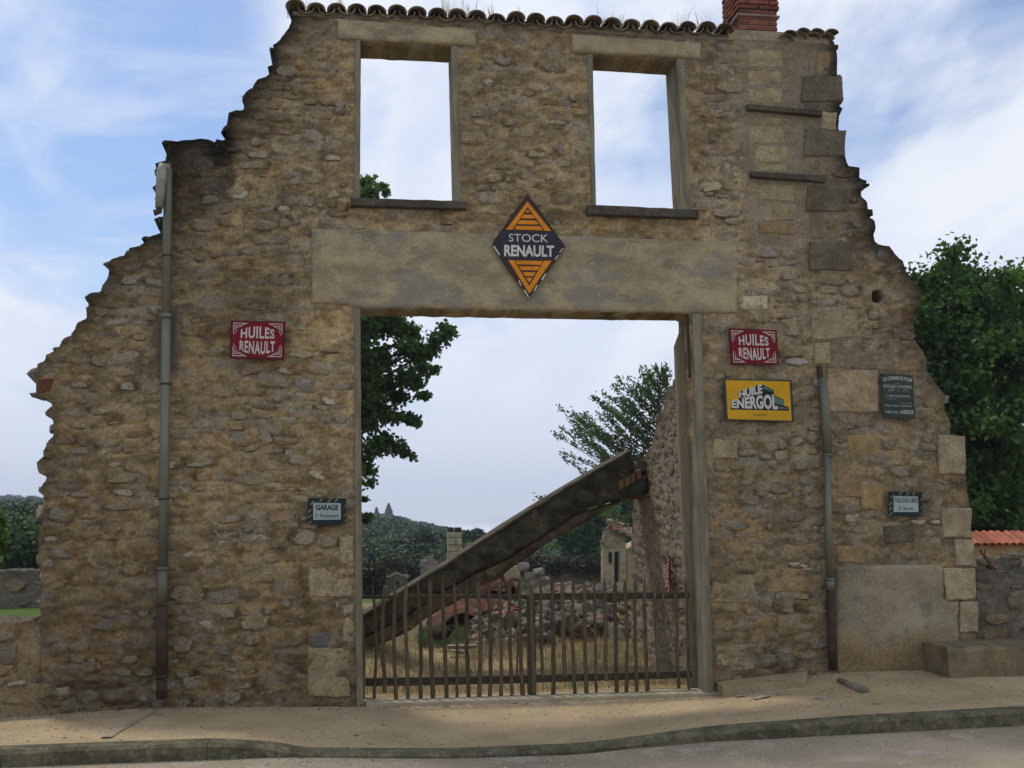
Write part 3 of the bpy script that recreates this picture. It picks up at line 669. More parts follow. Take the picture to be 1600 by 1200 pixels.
for i in range(4):
    t_ = i/3; p = a*(1-t_)+b*t_
    for lay in (0, 1):
        o = link('roof_tile', tm, fac); o.location = (p[0]-fac.location.x+lay*.03, -.08-lay*.02, p[2]-.075+lay*.035-(.03 if i == 0 else 0)); o.rotation_euler = (R(6), rb.gauss(.12, .1), rb.gauss(.1, .08)); o.scale = (.82, .9, .6)
mb = MB(); A_ = at(457, 14); B_ = at(1137, 55)
pts = [(A_[0], A_[2]-.02), (B_[0], B_[2]-.02), (B_[0], B_[2]-.07), (A_[0], A_[2]-.07)]; mb.prism(pts, -.008, .36, bev=.01); mb.build('wall_head', M('head_mortar', (.24, .185, .12), (.13, .11, .08), scale=8, bump=.6), fac)
pts = [V2(1137, 46), V2(1222, 50), V2(1296, 62), V2(1296, 70), V2(1137, 62)]; mb = MB(); mb.prism(pts, -.01, .38, bev=.01); mb.build('wall_head', M('cement_head', (.33, .28, .22), (.22, .19, .15), scale=8, bump=.6), fac)

# chimney
P0 = at(1157, 50); P1 = at(1217, 52); cw = P1[0]-P0[0]; zb0 = P0[2]-.02
ch = link('chimney', None, fac); ch.empty_display_size = .1
mbc = MB(); X0 = P0[0]; mbc.box(X0+.012, X0+cw-.012, .032, .5-.032, zb0-.05, zb0+1.1); mbc.build('chimney_core', BMORT, ch)
bh = .052; z = zb0; row = 0; bl = (cw-.008)/2.0
bricks = {}
def brick(x0, x1, y0, y1, z0, z1):
    k = (round(x1-x0, 3), round(y1-y0, 3), round(z1-z0, 3))
    if k not in bricks:
        mb = MB(); a_, b_, c_ = k; e = .004
        mb.box(e, a_-e, 0, b_, e, c_-e); mb.box(0, a_, e, b_-e, e*1.5, c_-e*1.5)
        bricks[k] = meshdata('brick', mb.v, mb.f, BRICK)
    o = link('brick', bricks[k], ch); o.location = (x0-fac.location.x+rb.uniform(-.003, .003), y0+rb.uniform(-.003, .003), z0)
while z < zb0+1.1:
    ex = .02 if z > zb0+.24 else 0; xa, xb = X0-ex, X0+cw+ex; ya, yb = -.0-ex+.02, .5+ex-.02; n_ = 2 if row % 2 else 3
    W_ = xb-xa; fr = [0, .5, 1] if row % 2 else [0, .25, .75, 1]
    for q0, q1 in zip(fr[:-1], fr[1:]):
        brick(xa+W_*q0+.005, xa+W_*q1-.005, ya, ya+.10, z+.005, z+bh); brick(xa+W_*q0+.005, xa+W_*q1-.005, yb-.10, yb, z+.005, z+bh)
    D_ = yb-ya-.21; fr = [0, .5, 1] if row % 2 else [0, .3, .8, 1]
    for q0, q1 in zip(fr[:-1], fr[1:]):
        brick(xa, xa+.1, ya+.105+D_*q0+.004, ya+.105+D_*q1-.004, z+.005, z+bh); brick(xb-.1, xb, ya+.105+D_*q0+.004, ya+.105+D_*q1-.004, z+.005, z+bh)
    z += bh+.006; row += 1
mb = MB(); mb.prism([(X0-.028, zb0+.21), (X0+cw+.018, zb0+.21), (X0+cw+.018, zb0+.228), (X0-.028, zb0+.235)], -.01, .51, bev=.006); mb.build('chimney_ledge', BMORT, ch)

# ------------------------------------------------------------------ grass on wall head, weeds
def blades(name, label, roots, hgt, wid, mat, lean=.35, seed=0, parent=None, colf=None, cat='grass'):
    rg = random.Random(seed); V = []; F = []; C = []
    for (x_, y_, z_, s_) in roots:
        h = hgt*s_*rg.uniform(.5, 1.2); a = rg.uniform(0, 6.28); l = rg.gauss(0, lean)*h; ax, ay = math.cos(a), math.sin(a); b = rg.uniform(0, 6.28); w_ = wid*rg.uniform(.6, 1.3); bx, by = math.cos(b)*w_, math.sin(b)*w_
        n = len(V); V += [(x_-bx, y_-by, z_), (x_+bx, y_+by, z_), (x_+ax*l*.35+bx*.7, y_+ay*l*.35+by*.7, z_+h*.6), (x_+ax*l*.35-bx*.7, y_+ay*l*.35-by*.7, z_+h*.6), (x_+ax*l, y_+ay*l, z_+h*(1 if abs(l) < h else .6))]
        F += [(n, n+1, n+2, n+3), (n+3, n+2, n+4)]; k = rg.uniform(.7, 1.2); c = colf(rg) if colf else (1, 1, 1); C += [tuple(q*k for q in c)]*5
    o = obj(name, V, F, mat, parent, np.array(C)); tag(o, label, cat, kind='stuff'); return o
STRAW = leafmat('dry_grass', (.44, .36, .25), (.33, .255, .16), .25); GRASS = leafmat('green_grass', (.115, .155, .05), (.085, .12, .04), .3)
def mixgrass(rg): return (1, 1, 1) if rg.random() < .75 else (.45, .75, .45)
a = at(458, 4); b = at(1130, 42); roots = []
for i in range(26):
    t_ = random.random(); p = a*(1-t_)+b*t_; s = random.uniform(.3, 1)
    if .25 < t_ < .5: s *= 1.3
    for k in range(22): roots.append((p[0]+random.gauss(0, .04), random.uniform(-.02, .3), p[2]-.05, s))
blades('roof_grass', 'dry grass tufts growing between the tiles on the wall head', roots, .26, .0036, STRAW, .28, 1)

# ------------------------------------------------------------------ foliage
def crown_mesh(clumps, nleaf, size, rng, cvar=(.55, 1.25), elong=1.5, solid=False):
    """clumps: (center, radius, brightness)"""
    cs = np.array([c[0] for c in clumps]); rs = np.array([c[1] for c in clumps]); bs = np.array([c[2] for c in clumps])
    w_ = rs**2; k = rng.choice(len(clumps), nleaf, p=w_/w_.sum())
    d = rng.normal(size=(nleaf, 3)); d /= np.linalg.norm(d, axis=1)[:, None]; rad = np.minimum(np.abs(rng.normal(size=nleaf))*.58+.08, 1.35)
    p = cs[k]+d*(rs[k]*rad)[:, None]*np.array([1.1, 1.1, .8])
    a = rng.normal(size=(nleaf, 3)); a /= np.linalg.norm(a, axis=1)[:, None]; b = np.cross(a, rng.normal(size=(nleaf, 3))); b /= np.linalg.norm(b, axis=1)[:, None]
    if solid:
        d[:, 2] = np.abs(d[:, 2])*.9-.2; p = cs[k]+d*(rs[k]*rng.uniform(.75, 1.02, nleaf))[:, None]*np.array([1.05, 1.05, 1.0]); nrm = d+rng.normal(size=(nleaf, 3))*.45; nrm /= np.linalg.norm(nrm, axis=1)[:, None]; a = np.cross(nrm, rng.normal(size=(nleaf, 3))); a /= np.linalg.norm(a, axis=1)[:, None]; b = np.cross(nrm, a)
    s = size*rng.uniform(.6, 1.3, nleaf)[:, None]; a = a*s*elong*.5; b = b*s*.5
    V = np.stack([p-a, p+b, p+a, p-b], 1).reshape(-1, 3); F = np.arange(nleaf*4).reshape(-1, 4)
    c = (bs[k]*rng.uniform(*cvar, nleaf)); c = np.repeat(c, 4)[:, None]*np.ones(3)
    return V, F, c
def fastobj(name, V, F, mat, parent, cols, base=None):
    off_ = ofs(parent) if parent is not None else (np.array(base) if base is not None else 0); me = bpy.data.meshes.new(name); me.vertices.add(len(V)); me.vertices.foreach_set('co', (V-off_).ravel())
    n = F.shape[1]; me.loops.add(len(F)*n); me.loops.foreach_set('vertex_index', F.ravel().astype(np.int32)); me.polygons.add(len(F)); me.polygons.foreach_set('loop_start', np.arange(0, len(F)*n, n, dtype=np.int32)); me.update(calc_edges=True)
    ca = me.color_attributes.new('Col', 'FLOAT_COLOR', 'POINT'); c4 = np.ones((len(V), 4)); c4[:, :3] = cols; ca.data.foreach_set('color', c4.ravel()); me.materials.append(mat)
    return link(name, me, parent, base if parent is None else None)
def tree(name, label, cat, base, ellipsoids, nclump, crad, nleaf, leaf, mat, trunk_r=.2, seed=0, group=None, limbs=14, elong=1.5, extra=None, shell=.55):
    rng = np.random.default_rng(seed); t = thing(name, label, cat, base, group); cl = []
    vol = np.array([e[1][0]*e[1][1]*e[1][2] for e in ellipsoids])**.7; pick = rng.choice(len(ellipsoids), nclump, p=vol/vol.sum())
    for k in pick:
        c, r = ellipsoids[k]; d = rng.normal(size=3); d /= np.linalg.norm(d); q = shell+(1-shell)*rng.random()
        cl.append((np.array(c)+d*np.array(r)*q, crad*rng.uniform(.6, 1.3), rng.uniform(.6, 1.3)))
    for e in (extra or []): cl.append(e)
    V, F, c = crown_mesh(cl, nleaf, leaf, rng, elong=elong); fastobj('crown', V, F, mat, t, c)
    mb = MB(); b0 = Vector(base); top = Vector(np.mean([e[0] for e in ellipsoids], 0)); top.z = max(e[0][2]+e[1][2]*.5 for e in ellipsoids)
    pts = [b0-Vector((0, 0, .3)), b0.lerp(top, .3)+Vector((rng.normal()*.1, rng.normal()*.1, 0)), b0.lerp(top, .65), top]; mb.tube(pts, [trunk_r*1.25, trunk_r*.9, trunk_r*.5, trunk_r*.12], 8); mb.build('trunk', BARK, t, smooth=True)
    mb = MB(); sel = list(rng.choice(len(cl), min(limbs, len(cl)), replace=False))+[i for i in range(nclump, nclump+len(extra or [])//4) if cl[i][1] > 15*ko and cl[i][0][2] > CAM[2]+2.6]
    for k in sel:
        e = Vector(cl[k][0])
        if name == 'oak_tree' and e.z < CAM[2]+2.6: continue
        s = b0.lerp(top, float(np.clip((e.z-b0.z)/(max(top.z-b0.z, .1))-.25, .15, .9))); mid = s.lerp(e, .5)+Vector((0, 0, .1*(e-s).length)); mb.tube([s, mid, e], [trunk_r*.28, trunk_r*.16, trunk_r*.05], 5, cap=False)
    mb.build('limbs', BARK, t, smooth=True); return t
OAKL = leafmat('oak_leaf', (.075, .135, .030), (.048, .095, .022), .4); DARKL = leafmat('dark_leaf', (.075, .155, .026), (.034, .075, .015), .4)
PINEL = leafmat('young_tree_leaf', (.11, .17, .10), (.08, .135, .075), .4); HILLL = leafmat('hill_leaf', (.050, .090, .026), (.026, .052, .018), .15); BROWNL = leafmat('brown_leaf', (.07, .055, .035), (.05, .055, .028), .2)
LIMEL = leafmat('lime_leaf', (.16, .26, .05), (.12, .2, .04), .4)
def c3(px, py, Y): return tuple(at(px, py, Y))
YO = 11.0
def E_(px, py, rx, rz, Y=YO, ry=None):
    k = (Y-CAM[1])/FPX; return (c3(px, py, Y), (rx*k, (ry or (rx+rz)/2)*k, rz*k))
bo = at(490, 985, YO); bo[2] = float(terrain(bo[0], YO))
ko = (YO+10)/FPX
def ex(px, py, r, b=.9, Y=YO): return (np.array(at(px, py, Y+random.uniform(-.4, .4))), r*ko, b)
extra = [ex(*q) for q in [(590, 500, 28), (615, 508, 24), (640, 520, 18), (640, 545, 22), (655, 555, 16), (672, 548, 14), (685, 530, 16), (700, 520, 13), (695, 512, 11), (660, 575, 15), (678, 578, 9), (650, 600, 14), (640, 590, 20), (663, 618, 10), (625, 620, 16),
         (590, 560, 26), (600, 600, 24), (585, 640, 24), (615, 650, 15), (640, 655, 13), (650, 662, 8), (600, 690, 20), (622, 700, 14), (632, 708, 9), (645, 714, 7), (585, 700, 18), (575, 735, 12), (578, 755, 8), (570, 780, 6), (572, 810, 10), (575, 660, 20), (566, 600, 24), (568, 520, 22),
         (572, 285, 14, 1.1), (582, 300, 12, 1.1), (598, 292, 9, 1.1), (604, 300, 7, 1.1), (570, 305, 14, 1.0)]]
tree('oak_tree', 'dark leafy tree seen through the left side of the doorway', 'tree', bo, [E_(480, 560, 85, 190), E_(545, 420, 50, 95), E_(550, 620, 28, 140), E_(470, 400, 80, 90), E_(430, 560, 60, 130)], 150, .42, 90000, .085, OAKL, .24, 4, extra=extra*4, elong=1.25, shell=.35)
# young airy tree behind the leaning beam
YP = 7.5; kp = (YP+10)/FPX; bp_ = at(1000, 1000, YP); bp_[2] = float(terrain(bp_[0], YP))
tp = thing('young_tree', 'young airy tree with upswept twigs behind the sloping wall coping', 'tree', bp_)
mb = MB(); mt_ = MB(); rg = random.Random(9); apex = Vector(at(1034, 566, YP)); b0 = Vector(bp_); mb.tube([b0-Vector((0, 0, .2)), b0.lerp(apex, .5)+Vector((.05, 0, 0)), apex], [.06, .035, .008], 7); mb.build('trunk', BARK, tp)
LV = []; LF = []; LC = []; br = MB()
for i in range(96):
    t_ = (i/95)**.75; s = b0.lerp(apex, .34+.62*t_); side_ = -1 if rg.random() < .62 else 1; ln = (2.5*(1-t_)+.32)*rg.uniform(.45, 1.0)*(1 if side_ < 0 else .6); an = rg.uniform(.22, .75)+.35*t_
    d = Vector((side_*math.cos(an)*rg.uniform(.8, 1), rg.uniform(-.55, .55), math.sin(an))).normalized(); e = s+d*ln; mid = s.lerp(e, .5)-Vector((0, 0, .05*ln)); br.tube([s, mid, e], [.011, .007, .003], 4, cap=False)
    n = int(ln*105)
    for k in range(n):
        q = rg.random()**.75; c = s.lerp(e, q)+Vector((rg.gauss(0, .028), rg.gauss(0, .028), rg.gauss(0, .028)-.02*(1-q))); u_ = (d*.6+Vector((rg.gauss(0, .6), rg.gauss(0, .6), rg.gauss(0, .5)))).normalized()*rg.uniform(.026, .05); w2 = u_.cross(Vector((rg.random(), rg.random(), rg.random()))).normalized()*.015
        m0 = len(LV); LV += [c-u_, c+w2, c+u_, c-w2]; LF.append((m0, m0+1, m0+2, m0+3)); LC += [(rg.uniform(.6, 1.2),)*3]*4
br.build('branches', BARK, tp); fastobj('crown', np.array([tuple(q) for q in LV]), np.array(LF), PINEL, tp, np.array(LC))
# big trees on the right
for (nm, lb, px, top, Yt, w_, s_, n_) in [('broad_tree', 'big dark leafy tree rising directly right of the ruined facade', 1500, 385, 9.0, 150, 21, 75000), ('broad_tree', 'big dark leafy tree at the right edge of the picture, behind the tiled wall', 1690, 395, 11.0, 140, 22, 42000)]:
    b0 = at(px, 900, Yt); b0[2] = float(terrain(b0[0], Yt)); el_ = [E_(px, 620, w_*.95, 200, Yt), E_(px-15, 480, w_*.62, 95, Yt), E_(px-50, 560, w_*.55, 130, Yt), E_(px, 760, w_*.9, 110, Yt), E_(px+40, 500, w_*.6, 100, Yt)]
    tree(nm, lb, 'tree', b0, el_, 330, .42, int(n_*1.45), .085, DARKL, .28, s_, group='big trees right of the facade', shell=.35)
# ------------------------------------------------------------------ hills woodland
rng = np.random.default_rng(77); cl = []; FP = []
def fits(x_, y_):
    a = math.degrees(math.atan2(x_, y_+10)); return True
near_ = []
for i in range(5600):
    u_ = rng.uniform(-.50, .42); ymin = 17 if u_ < -.22 else 52; y_ = ymin+(400-ymin)*rng.random()**1.15; x_ = u_*(y_+10)
    z_ = float(terrain(x_, y_)); h = rng.uniform(4, 11)*(.24+.76*min(1, y_/260)); cap = CAM[2]+(810-float(np.interp(u_, [-.5, -.3, -.05, .01, .03, .06, .11, .14], [762, 767, 795, 796, 806, 816, 833, 846])))/1600*(y_+10)*rng.uniform(.9, 1.1)-rng.uniform(0, 1.2)*y_/300; h = min(h, cap-z_)
    if h < 1.2: continue
    (near_ if y_ < 140 else cl).append((np.array([x_, y_, z_+h*.45]), h*.52, rng.uniform(.4, 1.5)))
V, F, c = crown_mesh(cl, 330000, .60, rng, cvar=(.75, 1.2), elong=1.2, solid=True)
vn_ = [q for q in near_ if q[0][1] < 48]; near_ = [q for q in near_ if q[0][1] >= 48]
V3_, F3_, c3_ = crown_mesh(vn_, 170000, .11, rng, cvar=(.7, 1.2), elong=1.3, solid=True); F = np.concatenate([F, F3_+len(V)]); V = np.concatenate([V, V3_]); c = np.concatenate([c, c3_])
V2_, F2_, c2_ = crown_mesh(near_, 280000, .24, rng, cvar=(.75, 1.2), elong=1.2, solid=True); F = np.concatenate([F, F2_+len(V)]); V = np.concatenate([V, V2_]); c = np.concatenate([c, c2_])
o = fastobj('woodland', V, F, HILLL, None, c); tag(o, 'mixed green woodland covering the far hills', 'woodland', kind='stuff')
def conifer(px, ptop, pbase, Y, rpx, lb, seed, col=HILLL, group=None, n=4500, sz=None):
    k = (Y+10)/FPX; b0 = at(px, pbase, Y); tp_ = at(px, ptop, Y); rg = np.random.default_rng(seed); t = thing('conifer', lb, 'tree', b0, group); H = tp_[2]-b0[2]; sz = sz or H*.07
    q = rg.random(n)**.6; a_ = rg.uniform(0, 6.28, n); tier = .75+.25*np.abs(np.sin(q*28)); r_ = rpx*k*q*tier*rg.random(n)**.4; p = np.stack([b0[0]+r_*np.cos(a_), b0[1]+r_*np.sin(a_), tp_[2]-q*H*.93-r_*.25], 1)
    A_ = rg.normal(size=(n, 3)); A_ /= np.linalg.norm(A_, axis=1)[:, None]; B_ = np.cross(A_, rg.normal(size=(n, 3))); B_ /= np.linalg.norm(B_, axis=1)[:, None]
    V = np.stack([p-A_*sz*.6, p+B_*sz*.4, p+A_*sz*.6, p-B_*sz*.4], 1).reshape(-1, 3); fastobj('crown', V, np.arange(n*4).reshape(-1, 4), col, t, np.repeat(rg.uniform(.4, .9, n), 4)[:, None]*np.ones(3))
    mb = MB(); mb.tube([(b0[0], b0[1], b0[2]-.5), (b0[0], b0[1], tp_[2]-.1*H)], [H*.02, H*.005], 6); mb.build('trunk', BARK, t)
conifer(607, 787, 850, 330, 27, 'taller of two pointed conifers on the hill crest, nearer the door middle', 31, group='conifers on the hill crest')
conifer(588, 793, 850, 330, 20, 'shorter of two pointed conifers on the hill crest, nearer the door jamb', 32, group='conifers on the hill crest')
conifer(640, 843, 905, 62, 13, 'small dark conifer standing below the wooded hill', 33)

def bush(name, lb, cat, px, py, Y, rx, rz, leaf, n, mat, seed, group=None, ncl=40, brt=1.0):
    k = (Y+10)/FPX; c = at(px, py, Y); rg = np.random.default_rng(seed); b0 = (c[0], c[1], float(c[2]-rz*k)); t = thing(name, lb, cat, b0, group); cl = []
    for i in range(ncl):
        d = rg.normal(size=3); d /= np.linalg.norm(d); q = .3+.6*rg.random(); cl.append((c+d*np.array([rx*k, rx*k*.7, rz*k])*q, rx*k*.22, brt*rg.uniform(.6, 1.35)))
    V, F, cc = crown_mesh(cl, n, leaf, rg); fastobj('foliage', V, F, mat, t, cc)
    mb = MB(); gz = float(terrain(c[0], c[1])) if Y > .5 else b0[2]
    for i in range(5):
        e = cl[i][0]; mb.tube([(c[0]+rg.normal()*.05, c[1], min(gz, b0[2])-.1), tuple(e)], [.02*rx*k+.01, .005], 5, cap=False)
    mb.build('stems', BARK, t); return t
bush('hedge', 'brown leafless hedge below the hill beside the left jamb', 'hedge', 600, 908, 26, 62, 34, .10, 16000, BROWNL, 41, ncl=90)
bush('bush', 'mid green bushy tree left of the far stone chimney', 'tree', 668, 855, 66, 30, 26, .45, 3500, HILLL, 42, 'green trees below the hill')
bush('bush', 'mid green bushy tree right of the far stone chimney', 'tree', 745, 850, 70, 30, 22, .45, 3500, HILLL, 43, 'green trees below the hill')
bush('bush', 'bright green shrub low against the hedge top', 'shrub', 612, 876, 40, 18, 9, .15, 1500, OAKL, 44, brt=1.3)
bush('bush', 'wide dark green tree behind the ruined outbuilding', 'tree', 925, 835, 46, 62, 52, .24, 16000, DARKL, 45, ncl=110)
bush('bush', 'rounded dark tree hidden partly by the inner side wall', 'tree', 985, 800, 50, 45, 60, .24, 11000, DARKL, 46, ncl=80)
bush('bush', 'light green trees low beyond the ivy covered wall', 'tree', 845, 872, 75, 45, 20, .4, 4000, OAKL, 47, ncl=50, brt=1.2)
bush('bush', 'low green bush above the far field wall', 'shrub', 15, 888, 27, 30, 12, .12, 4500, OAKL, 48)
bush('leafy_shrub', 'bright lime green leafy twigs at the left edge', 'shrub', -22, 832, 5, 34, 60, .07, 2600, LIMEL, 49)
bush('bush', 'dense dark shrub between the tiled wall and the facade corner', 'shrub', 1560, 800, 12.5, 90, 60, .11, 16000, DARKL, 50, ncl=90)

# ------------------------------------------------------------------ far buildings and walls
def simple_mcol(base, var=.35, s=0):
    def fn(u, z, de):
        b = np.array(base); return b*((1-var/2+var*fbm(u*2.2, z*2.2, 60+s))*(1-.45*np.exp(-de/.12)))[:, None]
    return fn
def W3(px, py, Y): p = at(px, py, Y); return (p[0], p[2])
def wallpx(name, lb, cat, pts, rag, Y, thick, step, holes=(), base=(.34, .28, .20), seed=0, nparts=60, sh=(.10, .2), sw=(.12, .5), amp=.02, edgew=1.0, dark=.9, prot=(0, .03), keep=.9, group=None):
    q = [W3(*p, Y) for p in pts]; hs = [[W3(*p, Y) for p in h] for h in holes]
    t = thing(name, lb, cat, (sum(p[0] for p in q)/len(q), Y, min(p[1] for p in q)), group)
    rubble_wall(t, q, rag, hs, (0, Y, 0), (1, 0, 0), (0, -1, 0), thick, step=step, amp=amp, mcol=simple_mcol(base, s=seed), stain=lambda u, z, d: dark*(1-.5*math.exp(-d/.12)), seed=100+seed, nparts=nparts, sh=sh, sw=sw, edgew=edgew, prot=prot, keep=keep)
    return t
# low wall carrying on left of the facade
wallpx('low_wall', 'low mossy topped stone wall running off left from the facade foot', 'wall', [(-420, 1160), (-420, 968), (0, 972), (40, 971), (66, 972), (66, 1150)], {1, 2, 3}, .03, .36, .03, base=(.38, .285, .165), seed=2, nparts=140, sh=(.09, .17), dark=.75, edgew=.6)
wallpx('field_wall', 'grey stone wall with dark coping across the field, left of the ruin', 'wall', [(-600, 960), (-600, 893), (70, 893), (260, 893), (260, 960)], {1, 2}, 11.5, .4, .07, base=(.22, .19, .15), seed=3, nparts=150, sh=(.12, .22), sw=(.15, .5), amp=.03, dark=.62)
wallpx('ivy_wall', 'long dark stone wall with ivy along its top, beyond the rubble', 'wall', [(770, 960), (770, 893), (815, 884), (880, 884), (948, 880), (948, 960)], {1, 2, 3}, 34, .5, .12, base=(.25, .21, .16), seed=4, nparts=120, sh=(.2, .35), sw=(.25, .8), amp=.05, dark=.7)
roots = [];
cl = []
for i in range(60):
    p = at(random.uniform(805, 948), random.uniform(878, 888), 33.9); cl.append((p, .38, random.uniform(.6, 1.2)))
V, F, c = crown_mesh(cl, 7000, .13, np.random.default_rng(5)); tag(fastobj('ivy', V, F, BROWNL, None, c), 'brownish ivy draped along the top of the far stone wall', 'ivy', kind='stuff')
t = wallpx('ruined_outbuilding', 'small roofless stone outbuilding with a slit window and doorway behind the rubble', 'building', [(943, 960), (943, 850), (947, 830), (955, 818), (964, 812), (975, 818), (978, 835), (979, 960)], {1, 2, 3, 4, 5}, 32, .5, .09, holes=[[(951, 861), (957, 861), (957, 884), (951, 884)], [(960, 861), (968, 861), (968, 912), (960, 912)]], base=(.45, .36, .24), seed=5, nparts=90, sh=(.16, .3), sw=(.18, .6), amp=.05)
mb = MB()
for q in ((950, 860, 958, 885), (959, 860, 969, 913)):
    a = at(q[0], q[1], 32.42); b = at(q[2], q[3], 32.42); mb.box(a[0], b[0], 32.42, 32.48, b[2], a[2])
mb.build('painted_shade_panel', VOIDM, t)  # near-black panels closing the openings, indoor shade put into the colour
q = [W3(*p, 32.3) for p in [(979, 960), (979, 858), (1020, 838), (1020, 960)]]; mb = MB(); mb.prism(q, 32.3, 34, bev=.02); mb.build('side_wall', M('ruin_render', (.40, .31, .21), (.30, .235, .16), scale=1.5, var=.3, bump=.5, bscale=10), t)
mbt = []
rgr = random.Random(8)
for i in range(46):
    u_ = rgr.random(); p = at(956+u_*40, 816+u_*24+rgr.uniform(-4, 4), 31.9+rgr.uniform(-.2, .4)); v0, f0 = ROCKS[i % 24]; s_ = rgr.uniform(.10, .24)
    me = ROCKS[i % 24]; mb = MB(); mb.add([(p[0]+a_*s_*1.4, p[1]+b_*s_, p[2]+c_*s_*.5) for a_, b_, c_ in v0], f0, (1, 1, 1)); mb.build('broken_tile', TILER if i % 3 == 0 else STONE, t, attr=True) if i % 3 == 0 else mb.add([], []) or obj('stone', mb.v, mb.f, STONE, t, np.tile((.42, .34, .24), (len(mb.v), 1)))
# pale house
hb = at(878, 900, 85); t = thing('far_house', 'pale plastered house gable beyond the ivy wall', 'house', hb)
q = [W3(*p, 85) for p in [(862, 905), (862, 868), (880, 860), (905, 868), (905, 905)]]; mb = MB(); mb.prism(q, 85, 91); mb.build('wall', PLASTER, t)
q = [W3(*p, 85) for p in [(857, 870), (880, 858), (908, 868), (908, 866), (880, 855), (857, 867)]]; mb = MB(); mb.prism([W3(857, 871, 85), W3(857, 868, 85), W3(880, 856.5, 85), W3(880, 859.5, 85)], 84.5, 91.5); mb.prism([W3(880.1, 859.5, 85), W3(880.1, 856.5, 85), W3(910, 867, 85), W3(910, 870, 85)], 84.5, 91.5); mb.build('roof', TILER, t)
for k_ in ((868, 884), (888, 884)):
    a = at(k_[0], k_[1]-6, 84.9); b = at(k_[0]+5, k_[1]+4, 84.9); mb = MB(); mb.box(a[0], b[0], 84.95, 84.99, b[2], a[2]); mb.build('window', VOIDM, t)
# stone chimney stack
t = thing('stone_chimney', 'freestanding stone chimney stack with two blackened pots above the ruins', 'chimney', at(711, 900, 40)); rgr = random.Random(4)
for (x0, y0, x1, y1) in [(700, 832, 722, 840), (700, 841, 711.5, 851), (712, 841, 722, 851), (700, 852, 722, 861), (700, 862, 713, 871), (713.5, 862, 722, 871), (700, 872, 722, 882), (700, 883, 711, 893), (711.5, 883, 723, 893), (699, 894, 723, 905), (699, 906, 723, 930)]:
    mb = MB(); mb.prism([W3(x0, y0, 40), W3(x1, y0, 40), W3(x1, y1, 40), W3(x0, y1, 40)], 40+rgr.uniform(-.03, .03), 40.7, (.40*rgr.uniform(.85, 1.1), .35, .27), bev=.02); mb.build('block', BLOCK, t, attr=True)
for (x0, x1) in ((700.5, 709), (711.5, 721.5)):
    mb = MB(); mb.prism([W3(x0, 824, 40), W3(x1, 824, 40), W3(x1-.6, 832, 40), W3(x0+.6, 832, 40)], 40.1, 40.6, bev=.03); mb.build('chimney_pot', CHAR, t)
wallpx('ruined_gable', 'small grey ruined gable behind the conifer', 'wall', [(652, 930), (654, 885), (662, 874), (674, 870), (688, 880), (692, 930)], {1, 2, 3, 4}, 42, .5, .15, base=(.33, .28, .25), seed=6, nparts=40, sh=(.2, .4), sw=(.25, .7), amp=.05)
wallpx('wall_stub', 'jagged broken wall stub in front of the brown hedge', 'wall', [(600, 960), (603, 925), (606, 905), (614, 898), (633, 899), (636, 905), (632, 960)], {1, 2, 3, 4, 5}, 15.5, .4, .05, holes=[[(611, 903), (615, 903), (614, 918), (610, 918)], [(619, 904), (622, 904), (624, 915), (620, 915)], [(627, 905), (631, 905), (631, 920), (628, 920)]], base=(.22, .20, .17), seed=7, nparts=60, sh=(.08, .16), sw=(.1, .3), amp=.04)
wallpx('gate_post_ruin', 'short tan stone stub at the end of the ivy wall', 'wall', [(785, 940), (785, 890), (795, 884), (813, 884), (813, 940)], {1}, 30, .5, .12, base=(.44, .36, .24), seed=8, nparts=30, sh=(.2, .4), sw=(.3, .8), amp=.04)

# inner side wall running back from the right jamb
sx = 3.22
def SW(px, py):      # pixel on the plane X=sx
    d = _f+_r*(px-800)/FPX-_u*(py-600)/FPX; p = CAM+d*((sx-CAM[0])/d[0]); return (p[1], p[2])
t = thing('side_wall', 'rough inner side wall with ragged sloping top behind the right jamb', 'wall', (sx, 1.6, 0))
pts = [SW(1060, 552), SW(1054, 592), SW(1041, 612), SW(1036, 640), SW(1024, 652), SW(1019, 690), SW(1008, 712), SW(1000, 735), SW(993, 760), SW(989, 800), SW(986, 880), SW(986, 960)]
far = pts[-1][0]; near = .42
outl = [(near, -.3), (near, SW(1062, 540)[1])]+pts+[(far, -.3)]
outl = [(max(a, near), b) for a, b in outl]
rubble_wall(t, [(a, b) for a, b in outl], set(range(1, 12)), [], (sx, 0, 0), (0, 1, 0), (-1, 0, 0), .45, step=.025, amp=.018, mcol=simple_mcol((.34, .275, .195), .5), stain=lambda u, z, d: .80*(1-.55*math.exp(-d/.15)), seed=140, nparts=120, sh=(.05, .12), sw=(.06, .24), prot=(-.012, .006), gap=(.012, .03))
# sign leaning on it is built with the signs

